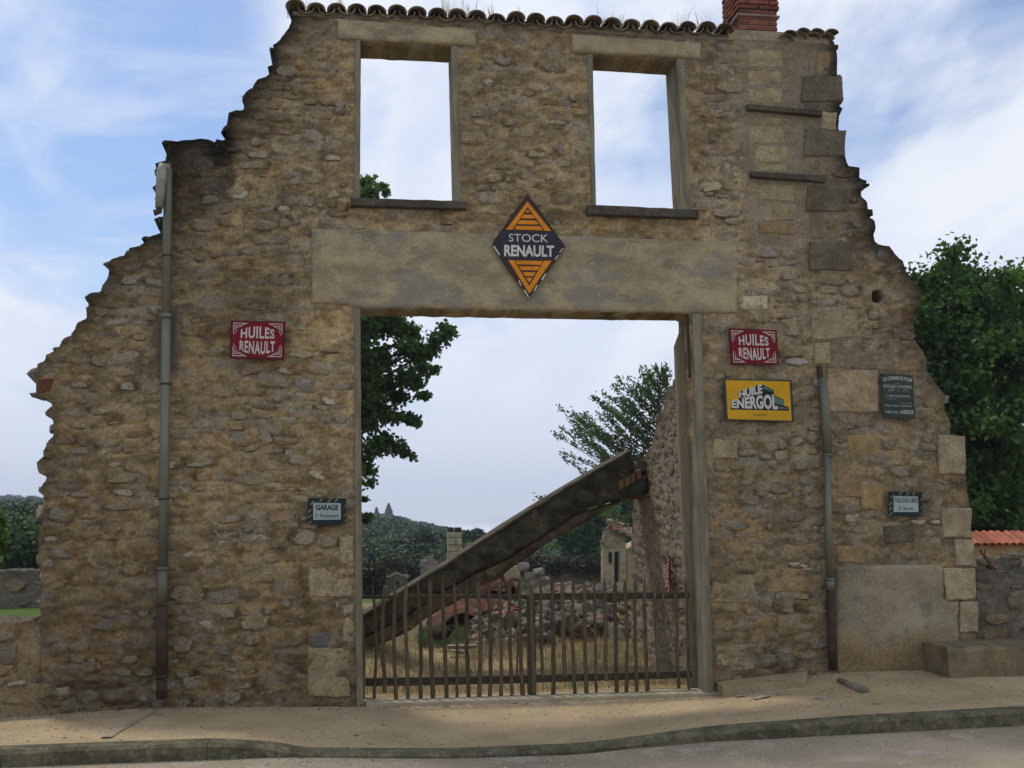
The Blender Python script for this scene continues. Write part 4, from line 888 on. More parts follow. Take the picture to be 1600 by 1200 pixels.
# sloping coping of the fallen cross wall (two thick courses)
YB = 2.0
def BP(px, py): return W3(px, py, YB)
t = thing('sloping_wall', 'blackened sloping wall coping descending from the side wall to the left jamb', 'wall', (*[BP(770, 900)[0]], YB, 0))
BEAM = M('blackened_coping', (.085, .078, .062), (.034, .031, .026), scale=5, var=.35, vscale=22, bump=.8, bscale=28, bdist=.03, spots=[(4, .56, .68, (.24, .19, .14), .6), (45, .64, .72, (.36, .33, .28), .6)])
BEAM2 = M('soot_brown_coping', (.13, .105, .075), (.055, .047, .036), scale=4, var=.35, vscale=22, bump=.8, bscale=28, bdist=.03, spots=[(5, .55, .68, (.29, .20, .14), .6), (45, .64, .72, (.3, .28, .24), .6)])
def roughslab(name, ring, y0, y1, mat, parent, step=.05, amp=.018, seed=0):
    r2 = []
    for i in range(len(ring)): r2 += roughen([ring[i], ring[(i+1) % len(ring)]], step=.08, amp=amp, seed=seed)[:-1]
    u0 = min(p[0] for p in r2); u1 = max(p[0] for p in r2); z0 = min(p[1] for p in r2); z1 = max(p[1] for p in r2)
    us = np.arange(u0-step, u1+2*step, step); zs = np.arange(z0-step, z1+2*step, step); U, Z_ = np.meshgrid(us, zs); ins = inside(U, Z_, r2)
    cell = (ins[:-1, :-1].astype(int)+ins[:-1, 1:]+ins[1:, 1:]+ins[1:, :-1]) >= 1; used = np.zeros(ins.shape, bool); used[:-1, :-1] |= cell; used[:-1, 1:] |= cell; used[1:, 1:] |= cell; used[1:, :-1] |= cell
    sn = used & ~ins; _, qx, qz, _ = nearest(U[sn], Z_[sn], [(r2[i], r2[(i+1) % len(r2)]) for i in range(len(r2))]); U[sn] = qx; Z_[sn] = qz
    idx = -np.ones(ins.shape, int); idx[used] = np.arange(used.sum()); uu, zq = U[used], Z_[used]; n = len(uu); jj, ii = np.nonzero(cell)
    F = np.stack([idx[jj, ii], idx[jj, ii+1], idx[jj+1, ii+1], idx[jj+1, ii]], 1)
    dB = nearest(uu, zq, [(r2[i], r2[(i+1) % len(r2)]) for i in range(len(r2))])[0]; rd = np.clip(1-dB/.05, 0, 1)**2*min(.03, amp*2.2)
    yf = y0+rd+amp*2*(fbm(uu*8, zq*8, seed+1)-.5)+amp*3.3*(fbm(uu*1.6, zq*1.6, seed+7)-.5); yb_ = np.full(n, y1)
    E = np.concatenate([F[:, [0, 1]], F[:, [1, 2]], F[:, [2, 3]], F[:, [3, 0]]]); key = np.sort(E, 1); kk = key[:, 0]*n+key[:, 1]; uq, inv, cnt = np.unique(kk, return_inverse=True, return_counts=True); BE = E[cnt[inv.ravel()] == 1]
    V = np.concatenate([np.stack([uu, yf, zq], 1), np.stack([uu, yb_, zq], 1)]); FF = np.concatenate([F, F[:, ::-1]+n, np.stack([BE[:, 1], BE[:, 0], BE[:, 0]+n, BE[:, 1]+n], 1)])
    return obj(name, V, [tuple(map(int, q)) for q in FF], mat, parent, smooth=True)
roughslab('lintel', [V2(*p) for p in [(487, 358), (820, 367), (1150, 379), (1151, 489), (1078, 490), (557, 481), (556, 478), (487, 473)]], -.034, .395, CONC, fac, step=.035, amp=.007, seed=61)
roughslab('window_lintel', [V2(*p) for p in [(527, 31), (744, 48), (743, 72), (527, 61)]], -.034, .41, CONC, fac, step=.03, amp=.006, seed=62)
roughslab('window_lintel', [V2(*p) for p in [(893, 54), (1094, 68), (1093, 92), (893, 82)]], -.034, .41, CONC, fac, step=.03, amp=.006, seed=63)
up = [BP(*p) for p in [(540, 978), (565, 962), (700, 880), (788, 822), (880, 765), (945, 728), (985, 704), (992, 722), (990, 748), (1012, 742), (1014, 768), (960, 783), (905, 800), (850, 836), (790, 874), (740, 896), (700, 919), (640, 957), (590, 985), (540, 1008)]]
lo = [BP(*p) for p in [(540, 1010), (590, 987), (640, 959), (700, 921), (740, 898), (790, 876), (850, 838), (905, 802), (962, 786), (985, 775), (964, 789), (940, 803), (905, 822), (880, 835), (852, 852), (800, 888), (765, 910), (720, 937), (690, 953), (655, 976), (628, 993), (600, 1006), (540, 1026)]]
roughslab('coping_course', up, YB, YB+.50, BEAM, t, seed=51); roughslab('coping_course', lo, YB+.05, YB+.42, BEAM2, t, seed=52)
ed = MB(); cp = [(540, 976.5), (700, 878.5), (788, 820.5), (880, 763.5), (985, 702.5)]
for i in range(4): ed.prism([BP(*cp[i]), BP(*cp[i+1]), BP(cp[i+1][0], cp[i+1][1]+4), BP(cp[i][0], cp[i][1]+4)], YB-.03, YB+.53, bev=.008)
ed.build('coping_slab', M('coping_edge_stone', (.12, .105, .085), (.055, .05, .04), scale=4, var=.3, bump=.5), t)
# exposed bricks at its broken head
for i in range(4):
    x0 = 966+i*9; y0 = 752-i*5; mb = MB(); mb.prism([BP(x0, y0), BP(x0+7.5, y0-4.2), BP(x0+9, y0+9), BP(x0+1.5, y0+13.5)], YB-.04, YB+.1, bev=.006); mb.build('brick', M('sooty_brick', (.22, .14, .10), (.15, .10, .075), scale=9, bump=.5) if i == 0 else bpy.data.materials['sooty_brick'], t)
rgr = random.Random(12)
for i in range(18):
    u_ = rgr.random(); p = at(996+rgr.uniform(-14, 22), 752+rgr.uniform(-26, 30), YB+.2+rgr.uniform(-.1, .3)); v0, f0 = ROCKS[i % 24]; s_ = rgr.uniform(.05, .12)
    obj('stone', [(p[0]+a_*s_*1.2, p[1]+b_*s_, p[2]+c_*s_*.8) for a_, b_, c_ in v0], f0, STONE, t, np.tile((.17, .14, .11), (len(v0), 1)))

# ------------------------------------------------------------------ rubble heaps, wrecks, scrap
rockme = {}
def rock_inst(kind, mat, col, i):
    k = (kind, i % 12)
    if k not in rockme:
        v0, f0 = ROCKS[(i*2) % 24]; rockme[k] = meshdata(kind, v0, f0, mat, np.tile(col, (len(v0), 1)))
    return rockme[k]
heap = thing('rubble_heap', 'heap of tumbled grey stones and broken red tiles behind the gate', 'rubble', (1.9, 5.2, 0)); rgr = random.Random(21)
HP = at(885, 1000, 4.6); 
def heapz(x_, y_):
    return float(terrain(x_, y_))+.40*math.exp(-((x_-2.75)/1.0)**2-((y_-6.4)/1.5)**2)+.38*math.exp(-((x_-3.3)/1.0)**2-((y_-4.6)/1.4)**2)+.26*math.exp(-((x_-2.1)/.6)**2-((y_-4.4)/.9)**2)
n = 70; xs = np.linspace(-.2, 5.5, n); ys = np.linspace(2.6, 10, n); hz = np.array([[heapz(a_, b_)-.06 for a_ in xs] for b_ in ys])
def hzf(X, Y): return hz+.08*(fbm(X*3, Y*3, 71)-.5)
v, f = gridmesh(xs, ys, hzf); Xv = v[:, 0]; cc_ = np.where((fbm(Xv*1.5, v[:, 1]*1.5, 73) > .5)[:, None], np.array([.34, .25, .14]), np.array([.25, .20, .13])); edge_ = hz.ravel()
tag(obj('heap_earth', v, f, GROUND, heap, cc_, smooth=True))
cols_ = [('g', (.22, .205, .17)), ('m', (.31, .28, .22)), ('t', (.28, .20, .125)), ('k', (.17, .155, .125))]
cnt_ = 0
spots_ = []
for i in range(3200):
    x_ = rgr.uniform(1.2, 3.8); y_ = rgr.uniform(3.4, 9)
    hgt_ = heapz(x_, y_)-float(terrain(x_, y_)); px_, py_ = proj((x_, y_, heapz(x_, y_)))
    dens = 1.0 if (815 < px_ < 945) else (.3 if 945 <= px_ < 1000 else .10)
    if hgt_ < .07 or rgr.random() > dens: continue
    spots_.append((rgr.uniform(.03, .085)*(1.0 if rgr.random() < .88 else 1.7), x_, y_))
spots_.sort(reverse=True); VV = []; FF = []; CC = []
for i, (s_, x_, y_) in enumerate(spots_):
    z_ = heapz(x_, y_)+s_*.15+rgr.uniform(0, .12); kname, kc = cols_[rgr.randrange(4)]
    rot = (rgr.uniform(0, 6), rgr.uniform(0, 6), rgr.uniform(0, 6)); scl = (s_*rgr.uniform(.8, 1.5), s_, s_*rgr.uniform(.45, .9))
    if i < 230:
        o = link('stone', rock_inst('stone'+kname, STONE, kc, i), heap); o.location = np.array((x_, y_, z_))-np.array(heap.location); o.rotation_euler = rot; o.scale = scl
    else:
        v0, f0 = ROCKS[i % 24]; Rm = Matrix.Rotation(rot[0], 3, 'X') @ Matrix.Rotation(rot[2], 3, 'Z'); n0 = len(VV)
        for q in v0: p = Rm @ Vector((q[0]*scl[0], q[1]*scl[1], q[2]*scl[2])); VV.append((p[0]+x_, p[1]+y_, p[2]+z_))
        FF += [tuple(q+n0 for q in fc) for fc in f0]; CC += [kc]*len(v0)
if VV: tag(obj('small_stones', VV, FF, STONE, heap, np.array(CC)), kind='stuff')
for i in range(48):
    x_ = rgr.uniform(1.8, 3.1); y_ = rgr.uniform(4.6, 7.2); v0, f0 = ROCKS[(i*5) % 24]; s_ = rgr.uniform(.04, .10); a_ = rgr.uniform(-.6, .6); mb = MB(); mb.add([(x_+q[0]*s_*1.5*math.cos(a_)-q[2]*.02, y_+q[1]*s_, heapz(x_, y_)+.11+q[2]*.02+q[0]*s_*math.sin(a_)) for q in v0], f0); mb.build('broken_tile', TILER, heap)
for i in range(40):
    px_, py_ = rgr.uniform(700, 850), rgr.uniform(968, 1020); Y_ = 1.8*1600/(py_-810)-10; p = np.array(at(px_, py_, Y_)); v0, f0 = ROCKS[i % 24]; s_ = rgr.uniform(.03, .08)
    obj('stone', [(p[0]+q[0]*s_*1.3, p[1]+q[1]*s_, heapz(p[0], p[1])+.02+q[2]*s_*.6) for q in v0], f0, STONE, heap, np.tile((.33*rgr.uniform(.6, 1.1),)*3, (len(v0), 1))*np.array([1, .92, .78]))
for i, (px_, py_) in enumerate([(905, 958), (912, 952), (920, 963), (868, 966), (898, 975), (925, 957), (885, 985), (932, 966), (893, 962), (902, 968)]):
    Y_ = 6.0+(975-py_)*.03; p = np.array(at(px_, py_, Y_)); p[2] = max(p[2], heapz(p[0], p[1])+.07); v0, f0 = ROCKS[(i*3) % 24]; mb = MB(); a_ = rgr.uniform(-.5, .5); mb.add([(p[0]+q[0]*.14*math.cos(a_)-q[2]*.03, p[1]+q[1]*.10, p[2]+q[2]*.035+q[0]*.14*math.sin(a_)) for q in v0], f0); mb.build('broken_tile', TILER if i % 2 else M('pink_tile', (.55, .28, .22), (.4, .2, .15)) if i == 0 else TILER, heap)
for i in range(5):
    px_, py_ = [(818, 885), (828, 900), (842, 893), (833, 912), (850, 908)][i]
    p = at(px_, py_, 9.5); v0, f0 = ROCKS[i]; s_ = .09; obj('stone', [(p[0]+a_*s_*1.3, p[1]+b_*s_, p[2]+c_*s_) for a_, b_, c_ in v0], f0, STONE, heap, np.tile((.28, .27, .235), (len(v0), 1)))
# rusted car wrecks
def shell(name, prof, y0, y1, mat, parent, thick=.02, bulge=.12, n=8):
    """sheet swept across y, following a side profile (x,z)"""
    V = []; F = []; m_ = len(prof)
    for j in range(n+1):
        t_ = j/n; y_ = y0+(y1-y0)*t_; k = math.sin(math.pi*t_)**.5
        for (x_, z_) in prof: V.append((x_+rgr.uniform(-.008, .008), y_, z_-bulge*(1-k)+rgr.uniform(-.012, .012)))
    for j in range(n):
        for i in range(m_-1): a = j*m_+i; F.append((a, a+1, a+m_+1, a+m_))
    N0 = len(V); V += [(a_, b_+.0, c_-thick) for a_, b_, c_ in V]; F += [tuple(q+N0 for q in fc[::-1]) for fc in F[:]]
    for i in range(m_-1): F.append((i+1, i, i+N0, i+1+N0)); b = n*m_; F.append((b+i, b+i+1, b+i+1+N0, b+i+N0))
    for j in range(n): a = j*m_; F.append((a, a+m_, a+m_+N0, a+N0)); a = j*m_+m_-1; F.append((a+m_, a, a+N0, a+m_+N0))
    return obj(name, V, F, mat, parent, smooth=False)
YW = 6.2
t = thing('wrecked_car', 'burnt out rusty red car body lying in the grass behind the gate', 'wreck', at(735, 990, YW))
pf = [W3(*p, YW) for p in [(672, 978), (690, 966), (702, 955), (712, 949), (722, 946.5), (732, 948), (742, 954), (755, 961), (768, 964), (778, 968), (782, 985)]]
shell('body', pf, YW, YW+1.3, RUST, t, bulge=.10)
pf = [W3(*p, YW) for p in [(705, 946), (712, 943), (735, 943), (760, 945), (790, 944), (815, 950), (822, 975)]]; shell('bonnet', pf, YW+.75, YW+1.9, RUST, t, bulge=.15)
mb = MB(); mb.prism([W3(*p, YW) for p in [(700, 985), (703, 962), (722, 952), (742, 958), (770, 968), (778, 990)]], YW+.12, YW+1.1); mb.build('dark_infill', CHAR, t)  # near-black solid filling the hollow under the body shell
for (px_, py_) in ((762, 972), (795, 960)):
    p = Vector(at(px_, py_, YW+.05)); ring = [(p.x+.16*math.cos(a_*math.pi/8), p.y, p.z+.16*math.sin(a_*math.pi/8)) for a_ in range(17)]; mb = MB(); mb.tube(ring, .022, 6, cap=False); mb.tube([(p.x, p.y-.03, p.z), (p.x, p.y+.08, p.z)], .05, 10); mb.build('wheel_rim', CHAR, t)
pf = [W3(*p, YW) for p in [(792, 990), (790, 972), (796, 962), (806, 958), (816, 962), (820, 972), (820, 990)]]; shell('wing', pf, YW-.1, YW+.35, RUST, t, bulge=.05)
YV = 9.2
t = thing('wrecked_van', 'rusty red vehicle shell with bent roof frame, farther back beside the rubble', 'wreck', at(780, 960, YV))
pf = [W3(*p, YV) for p in [(746, 926), (752, 918), (770, 909), (782, 906), (793, 908), (800, 904), (806, 908), (806, 930)]]; shell('body', pf, YV, YV+1.4, RUST, t, bulge=.12)
mb = MB()
for a_, b_ in (((778, 925), (800, 905)), ((784, 895), (790, 912)), ((779, 896), (786, 908)), ((800, 905), (812, 906)), ((806, 930), (812, 906)), ((756, 915), (782, 900)), ((792, 908), (790, 938))): mb.tube([at(*a_, YV-.05), at(*b_, YV-.05)], .028, 6)
mb.build('roof_frame', RUST, t)
mb = MB(); mb.prism([W3(*p, YV) for p in [(745, 950), (746, 927), (806, 931), (812, 950)]], YV+.1, YV+1.2); mb.build('lower_body', CHAR, t)
YS = 4.2
t = thing('charred_block', 'small charred black machine lump with a curved prong in the grass', 'scrap', at(697, 1000, YS)); mb = MB(); p = at(692, 990, YS); v0, f0 = ROCKS[3]; mb.add([(p[0]+a_*.16, p[1]+b_*.12, p[2]+c_*.09+a_*.02) for a_, b_, c_ in v0], f0); mb.build('body', CHAR, t)
mb = MB(); mb.tube([at(698, 982, YS), at(704, 979, YS), at(712, 983, YS), at(716, 990, YS)], [.03, .02, .014, .008], 6); mb.tube([at(676, 992, YS), at(672, 1005, YS)], [.02, .014], 6); mb.build('prong', CHAR, t)
YS = 3.3
t = thing('charred_axle', 'charred wheel and axle lying at the foot of the rubble heap', 'scrap', at(905, 1020, YS)); mb = MB(); c0 = Vector(at(915, 1018, YS))
for r_, tl in ((.15, .3), (.10, .25)):
    mb.tube([(c0.x+r_*math.cos(a_*math.pi/9), c0.y+r_*math.sin(a_*math.pi/9)*.5, c0.z+r_*math.sin(a_*math.pi/9)*tl*1.8) for a_ in range(19)], .026, 6, cap=False)
mb.build('wheel', CHAR, t); mb = MB(); mb.tube([at(872, 1003, YS+.2), at(912, 1018, YS)], .035, 7); mb.tube([at(880, 1012, YS+.1), at(935, 1002, YS+.3)], .02, 6); mb.build('axle', CHAR, t)
t = thing('iron_rod', 'thin rusty iron rod stuck upright in the dry grass', 'rod', at(808, 1050, 1.2)); mb = MB(); mb.tube([at(807, 1062, 1.2), at(810, 988, 1.2)], .011, 6); mb.build('rod', RUST, t)
t = thing('long_plank', 'flat grey plank lying on the dry grass below the wreck', 'plank', at(720, 1012, 3.4)); mb = MB(); a = at(700, 1012, 3.4); b = at(745, 1010, 3.4); mb.box(a[0], b[0], 3.4, 3.56, a[2]-.02, a[2]+.02); mb.build('board', WOODG, t)

# ------------------------------------------------------------------ dry grass in the yard
roots = []; rgr = random.Random(31)
for i in range(30000):
    x_ = rgr.uniform(-1.4, 3.2); y_ = .55+rgr.random()**1.2*6.5
    d_ = float(vn(np.array(x_*1.3), np.array(y_*1.3), 88))
    if rgr.random() > .25+.9*d_: continue
    z_ = heapz(x_, y_)-.03
    roots.append((x_, y_, z_, .35+.9*d_))
blades('dry_grass', 'matted dry straw grass covering the yard behind the gate', roots, .125, .0045, STRAW, .7, 2, colf=lambda rg: (1, 1, 1) if rg.random() < .86 else (.4, .7, .4))
roots = []
for i in range(9000):
    px_ = rgr.uniform(655, 800); y_ = rgr.uniform(4.6, 6.3); x_ = float(at(px_, 970, y_)[0]); roots.append((x_, y_, float(terrain(x_, y_)), rgr.uniform(.5, 1)))
blades('green_grass', 'patch of green grass round the rusty wreck', roots, .17, .006, GRASS, .5, 3, colf=mixgrass)
roots = []
for i in range(26000):
    y_ = rgr.uniform(2.5, 11.3); u_ = rgr.uniform(-.62, -.40); x_ = (y_+10)*u_; roots.append((x_, y_, float(terrain(x_, y_)), rgr.uniform(.5, 1)))
blades('field_grass', 'fresh green grass in the field left of the ruin', roots, .12, .008, GRASS, .35, 4, colf=lambda rg: (1.1, 1.25, 1))
roots = []
for i in range(9000):
    y_ = rgr.uniform(10.5, 15); u_ = rgr.uniform(.10, .25); x_ = (y_+10)*u_; roots.append((x_, y_, float(terrain(x_, y_)), rgr.uniform(.5, 1)))
blades('far_grass', 'strip of green grass in front of the ivy wall', roots, .09, .008, GRASS, .35, 5, colf=lambda rg: (1.1, 1.2, 1) if rg.random() < .7 else (3, 1.7, 2))
roots = []
for i in range(1500):
    x_ = float(np.interp(rgr.random(), [0, 1], [at(64, 1118)[0], at(1500, 1050)[0]])); 
    if -.75 < x_ < 3.2: continue
    if vn(np.array(x_*2.1), np.array(.5), 7) < .5: continue
    y_ = -.03-abs(rgr.gauss(0, .04)); roots.append((x_, y_, float(zpav(x_, y_)), rgr.uniform(.3, 1)))
blades('foot_weeds', 'sparse dry weeds along the foot of the facade', roots, .06, .003, STRAW, .5, 6, colf=mixgrass)
# dead root mat behind the left pipe
V = []; F = []; C = []
for i in range(900):
    p = np.array(at(rgr.gauss(262, 9), rgr.uniform(478, 560), -.02-rgr.random()*.05)); l = rgr.uniform(.05, .3); q = p+np.array([rgr.gauss(0, .05), 0, -l]); w_ = .0016; n = len(V)
    V += [tuple(p-[w_, 0, 0]), tuple(p+[w_, 0, 0]), tuple(q)]; F.append((n, n+1, n+2)); C += [(rgr.uniform(.2, .6),)*3]*3
tag(obj('dead_roots', V, F, STRAW, None, np.array(C)), 'dead brown root mat hanging behind the long left drainpipe', 'roots', kind='stuff')
# plant on the left window sill is the oak top; little weeds on sills
roots = []
for q in range(120):
    p = at(rgr.choice([rgr.gauss(934, 4), rgr.gauss(575, 8), rgr.gauss(605, 6)]), 322, .1); p[2] = at(900, 321 if p[0] < 1 else 325, 0)[2]+.0; roots.append((p[0], p[1], p[2]-.01, rgr.uniform(.4, 1)))
blades('sill_weeds', 'tiny weeds growing on the window sills', roots, .08, .003, GRASS, .4, 8)
# pebbles on pavement
V = []; F = []; C = []; rgr = random.Random(55)
for i in range(2600):
    x_ = rgr.uniform(-4.6, 5.8); y_ = rgr.choice([rgr.uniform(-1.85, -.02), -.02-abs(rgr.gauss(0, .12))]); s_ = rgr.uniform(.003, .010)*(1 if rgr.random() < .96 else 2.4); v0, f0 = ROCKS[i % 24]; z_ = float(zp(np.array(x_), np.array(y_))); n = len(V); k = rgr.uniform(.6, 1.2)
    V += [(x_+a_*s_*1.4, y_+b_*s_, z_+c_*s_*.6) for a_, b_, c_ in v0]; F += [tuple(q+n for q in fc) for fc in f0]; C += [(.45*k, .38*k, .29*k)]*len(v0)
for i in range(1500):
    x_ = rgr.uniform(-4.0, 5.5); y_ = KY-.03-abs(rgr.gauss(0, .5)); s_ = rgr.uniform(.004, .010); v0, f0 = ROCKS[i % 24]; z_ = float(zkb(x_)); n = len(V); k = rgr.uniform(.5, 1.3)
    V += [(x_+a_*s_*1.4, y_+b_*s_, z_+c_*s_*.6) for a_, b_, c_ in v0]; F += [tuple(q+n for q in fc) for fc in f0]; C += [(.5*k, .45*k, .36*k)]*len(v0)
tag(obj('gravel', V, F, STONE, None, np.array(C)), 'loose gravel and crumbs of stone on pavement and road edge', 'gravel', kind='stuff')

# ------------------------------------------------------------------ pavement details
def onpav(px, py):
    d = _f+_r*(px-800)/FPX-_u*(py-600)/FPX; p = CAM.copy()
    z_ = .1
    for _ in range(12):
        t_ = (z_-CAM[2])/d[2]; p = CAM+d*t_; z_ = float(zpav(p[0], p[1]))
    return p
# threshold slab of the doorway
zt0 = at(575, 1092, -.02)[2]; zt1 = at(1125, 1078, -.02)[2]
a = at(572, 1104, -.06); b = at(1128, 1086, -.06)
V = [(a[0], -.06, a[2]), (b[0], -.06, b[2]), (b[0], .17, b[2]+.012), (a[0], .17, a[2]+.012)]; up_ = .022
VV = [(x_, y_, z_-.12) for x_, y_, z_ in V]+[(x_, y_, z_+up_) for x_, y_, z_ in V]
tag(obj('threshold', VV, [(0, 3, 2, 1), (4, 5, 6, 7), (0, 1, 5, 4), (1, 2, 6, 5), (2, 3, 7, 6), (3, 0, 4, 7)], M('pale_threshold', (.38, .34, .28), (.30, .27, .22), scale=5, var=.15, bump=.3), None, base=((a[0]+b[0])/2, 0, a[2])), 'pale concrete threshold slab under the gate', 'threshold')
# step slab right of the door
q = [onpav(1130, 1092), onpav(1255, 1078)]; mb = MB()
zt_ = q[0][2]+.07
VV = [at(1131, 1066, 0), at(1300, 1054, 0)]
A_ = onpav(1131, 1090); B_ = onpav(1262, 1074)
V = [(A_[0], A_[1], A_[2]-.1), (B_[0], B_[1]+.05, B_[2]-.1), (at(1262, 1060)[0], -.01, B_[2]-.1), (at(1120, 1070)[0], -.01, A_[2]-.1)]; V += [(x_, y_, z_+dz) for (x_, y_, z_), dz in zip(V, (.20, .17, .18, .21))]
tag(obj('worn_step', V, [(0, 3, 2, 1), (4, 5, 6, 7), (0, 1, 5, 4), (1, 2, 6, 5), (2, 3, 7, 6), (3, 0, 4, 7)], M('worn_step_concrete', (.36, .30, .22), (.28, .23, .16), scale=5, var=.25, bump=.6), None, base=A_), 'worn low concrete step at the foot of the wall right of the doorway', 'step')
A_ = onpav(1312, 1066); B_ = onpav(1352, 1083); mb = MB(); mb.tube([A_+[0, 0, .015], A_*.5+B_*.5+[0, 0, .018], B_+[0, 0, .02]], [.03, .034, .04], 9); mb.build('broken_pipe', CONCJ, None, base=A_, smooth=True); tag(bpy.data.objects['broken_pipe'], 'broken grey stone bar half buried in the sand below the right drainpipe', 'broken bar')
for i, q in enumerate([(1160, 1088, .05), (1190, 1090, .06), (1225, 1085, .045), (1290, 1092, .05), (1372, 1100, .03)]):
    p = onpav(q[0], q[1]); v0, f0 = ROCKS[i+4]; s_ = q[2]; o = obj('loose_stone', [(p[0]+a_*s_*1.5, p[1]+b_*s_, p[2]+c_*s_*.35) for a_, b_, c_ in v0], f0, STONE, None, np.tile((.40, .33, .25), (len(v0), 1)), base=p)
    tag(o, ['flat brown stone in the sand nearest the doorway step', 'flat brown stone in front of the middle of the worn step', 'flat stone by the right end of the worn step', 'low stone sunk in the pavement between step and bar', 'small stone farthest right on the sandy pavement'][i], 'stone', 'loose stones on the pavement')
A_ = onpav(166, 1154); B_ = onpav(238, 1112); d_ = (B_-A_); d_ /= np.linalg.norm(d_); s_ = np.array([d_[1], -d_[0], 0])*.035; V = []
nn = 8
for i in range(nn+1):
    p = A_+(B_-A_)*i/nn; z_ = float(zp(np.array(p[0]), np.array(p[1])))+.012
    for k in (-1, 1): V.append((p[0]+s_[0]*k*(.8+.4*random.random()), p[1]+s_[1]*k, z_))
n = len(V); V += [(a_, b_, c_-.03) for a_, b_, c_ in V]; F = []
for i in range(nn): F.append((2*i, 2*i+1, 2*i+3, 2*i+2)); F.append((2*i, 2*i+2, n+2*i+2, n+2*i)); F.append((2*i+3, 2*i+1, n+2*i+1, n+2*i+3))
tag(obj('drain_strip', V, F, KERBT, None, base=A_), 'narrow concrete gutter strip crossing the pavement from the left drainpipe', 'gutter strip')

# bench like stone step on the right
t = thing('stone_bench', 'worn stone block bench against the wall at the right edge', 'bench', at(1560, 1050, -.3))
z1_ = at(1481, 1013, -.5)[2]; x0_ = at(1481, 1013, -.5)[0]; x1_ = at(1950, 1010, -.5)[0]; zb_ = float(zbase(x0_))-.1
V = []; F = []; nxx = 26; prof = [(-.5, zb_), (-.5, z1_-.03), (-.475, z1_), (.02, z1_+.01), (.02, zb_)]
for i in range(nxx+1):
    x_ = x0_+(x1_-x0_)*i/nxx
    for k, (y_, z_) in enumerate(prof): V.append((x_+(rb.uniform(-.01, .01)), y_+rb.uniform(-.012, .012)*(k in (1, 2)), z_+(rb.uniform(-.012, .012) if k in (1, 2) else 0)))
for i in range(nxx):
    for k in range(4): F.append((i*5+k+1, i*5+k, i*5+k+5, i*5+k+6)[::-1])
F.append((0, 1, 2, 3, 4)); F.append(tuple(nxx*5+k for k in (4, 3, 2, 1, 0)))
obj('seat_block', V, F, M('bench_stone', (.22, .18, .125), (.13, .11, .08), scale=5, var=.3, bump=.7), t)
wallpx('garden_wall', 'low dark rubble wall right of the facade, above the stone bench', 'wall', [(1527, 1080), (1524, 892), (1560, 893), (1620, 892), (1760, 890), (1950, 888), (1950, 1080)], {1, 2, 3, 4}, .05, .40, .03, base=(.22, .19, .15), seed=9, nparts=140, sh=(.09, .18), sw=(.1, .36), dark=.60)
for i, (px_, py_, rx, rz, yy_) in enumerate([(1540, 878, 13, 13, .22), (1572, 880, 21, 13, .25), (1580, 868, 17, 5, .22), (1606, 880, 13, 12, .25), (1640, 880, 18, 11, .2)]):
    p = at(px_, py_, yy_); k = (10+yy_)/FPX; v0, f0 = ROCKS[[2, 7, 11, 15, 18][i]]; o = obj('loose_stone', [(p[0]+a_*rx*k*1.05, p[1]+b_*rx*k*.9, p[2]+c_*rz*k*1.05) for a_, b_, c_ in v0], f0, STONE, None, np.tile((.17, .155, .125), (len(v0), 1)), base=p)
    tag(o, ['rounded boulder on the low wall nearest the facade corner', 'broad boulder on the low wall under a flat slab', 'flat grey slab capping the broad boulder', 'boulder at the right edge on top of the low wall', 'boulder farthest right on the low wall'][i], 'stone', 'boulders on the low wall')
mb = MB(); t = thing('dead_twig', 'reddish dead forked twig between the boulders on the low wall', 'twig', at(1545, 880, .1)); mb.tube([at(1552, 888, .1), at(1538, 868, .1), at(1530, 860, .1)], [.022, .016, .006], 6); mb.tube([at(1538, 868, .1), at(1540, 858, .1)], [.012, .004], 5); mb.tube([at(1534, 864, .1), at(1533, 857, .1)], [.01, .003], 5); mb.build('twig', M('dead_twig_bark', (.14, .075, .05), bump=.5), t)
# tile capped wall
YT = 6.0
t = wallpx('tiled_wall', 'ochre rendered wall capped with bright red clay tiles', 'wall', [(1480, 960), (1480, 850), (1800, 847), (1950, 846), (1950, 960)], set(), YT, .35, .06, base=(.50, .38, .20), seed=10, nparts=60, sh=(.12, .2), sw=(.15, .5), dark=.9, keep=.4)
tm2 = tile_mesh(.072, .46, th=.012, seg=6); tm2.materials[0] = TILER; tm3 = tile_mesh(.07, .44, th=.012, seg=6, inv=True); tm3.materials[0] = TILER
a = at(1482, 851, YT-.15); b = at(1940, 848, YT-.15); n_ = int((b[0]-a[0])/.125); tl_ = t.location
for i in range(n_):
    p = a+(b-a)*i/n_
    for k in range(1):
        o = link('roof_tile', tm2, t); o.location = (p[0]-tl_[0], YT-.14-tl_[1], p[2]-.02-tl_[2]); o.rotation_euler = (R(26), rb.gauss(0, .03), rb.gauss(0, .03))
        o = link('roof_tile', tm3, t); o.location = (p[0]+.062-tl_[0], YT-.12-tl_[1], p[2]+.012-tl_[2]); o.rotation_euler = (R(26), 0, 0)

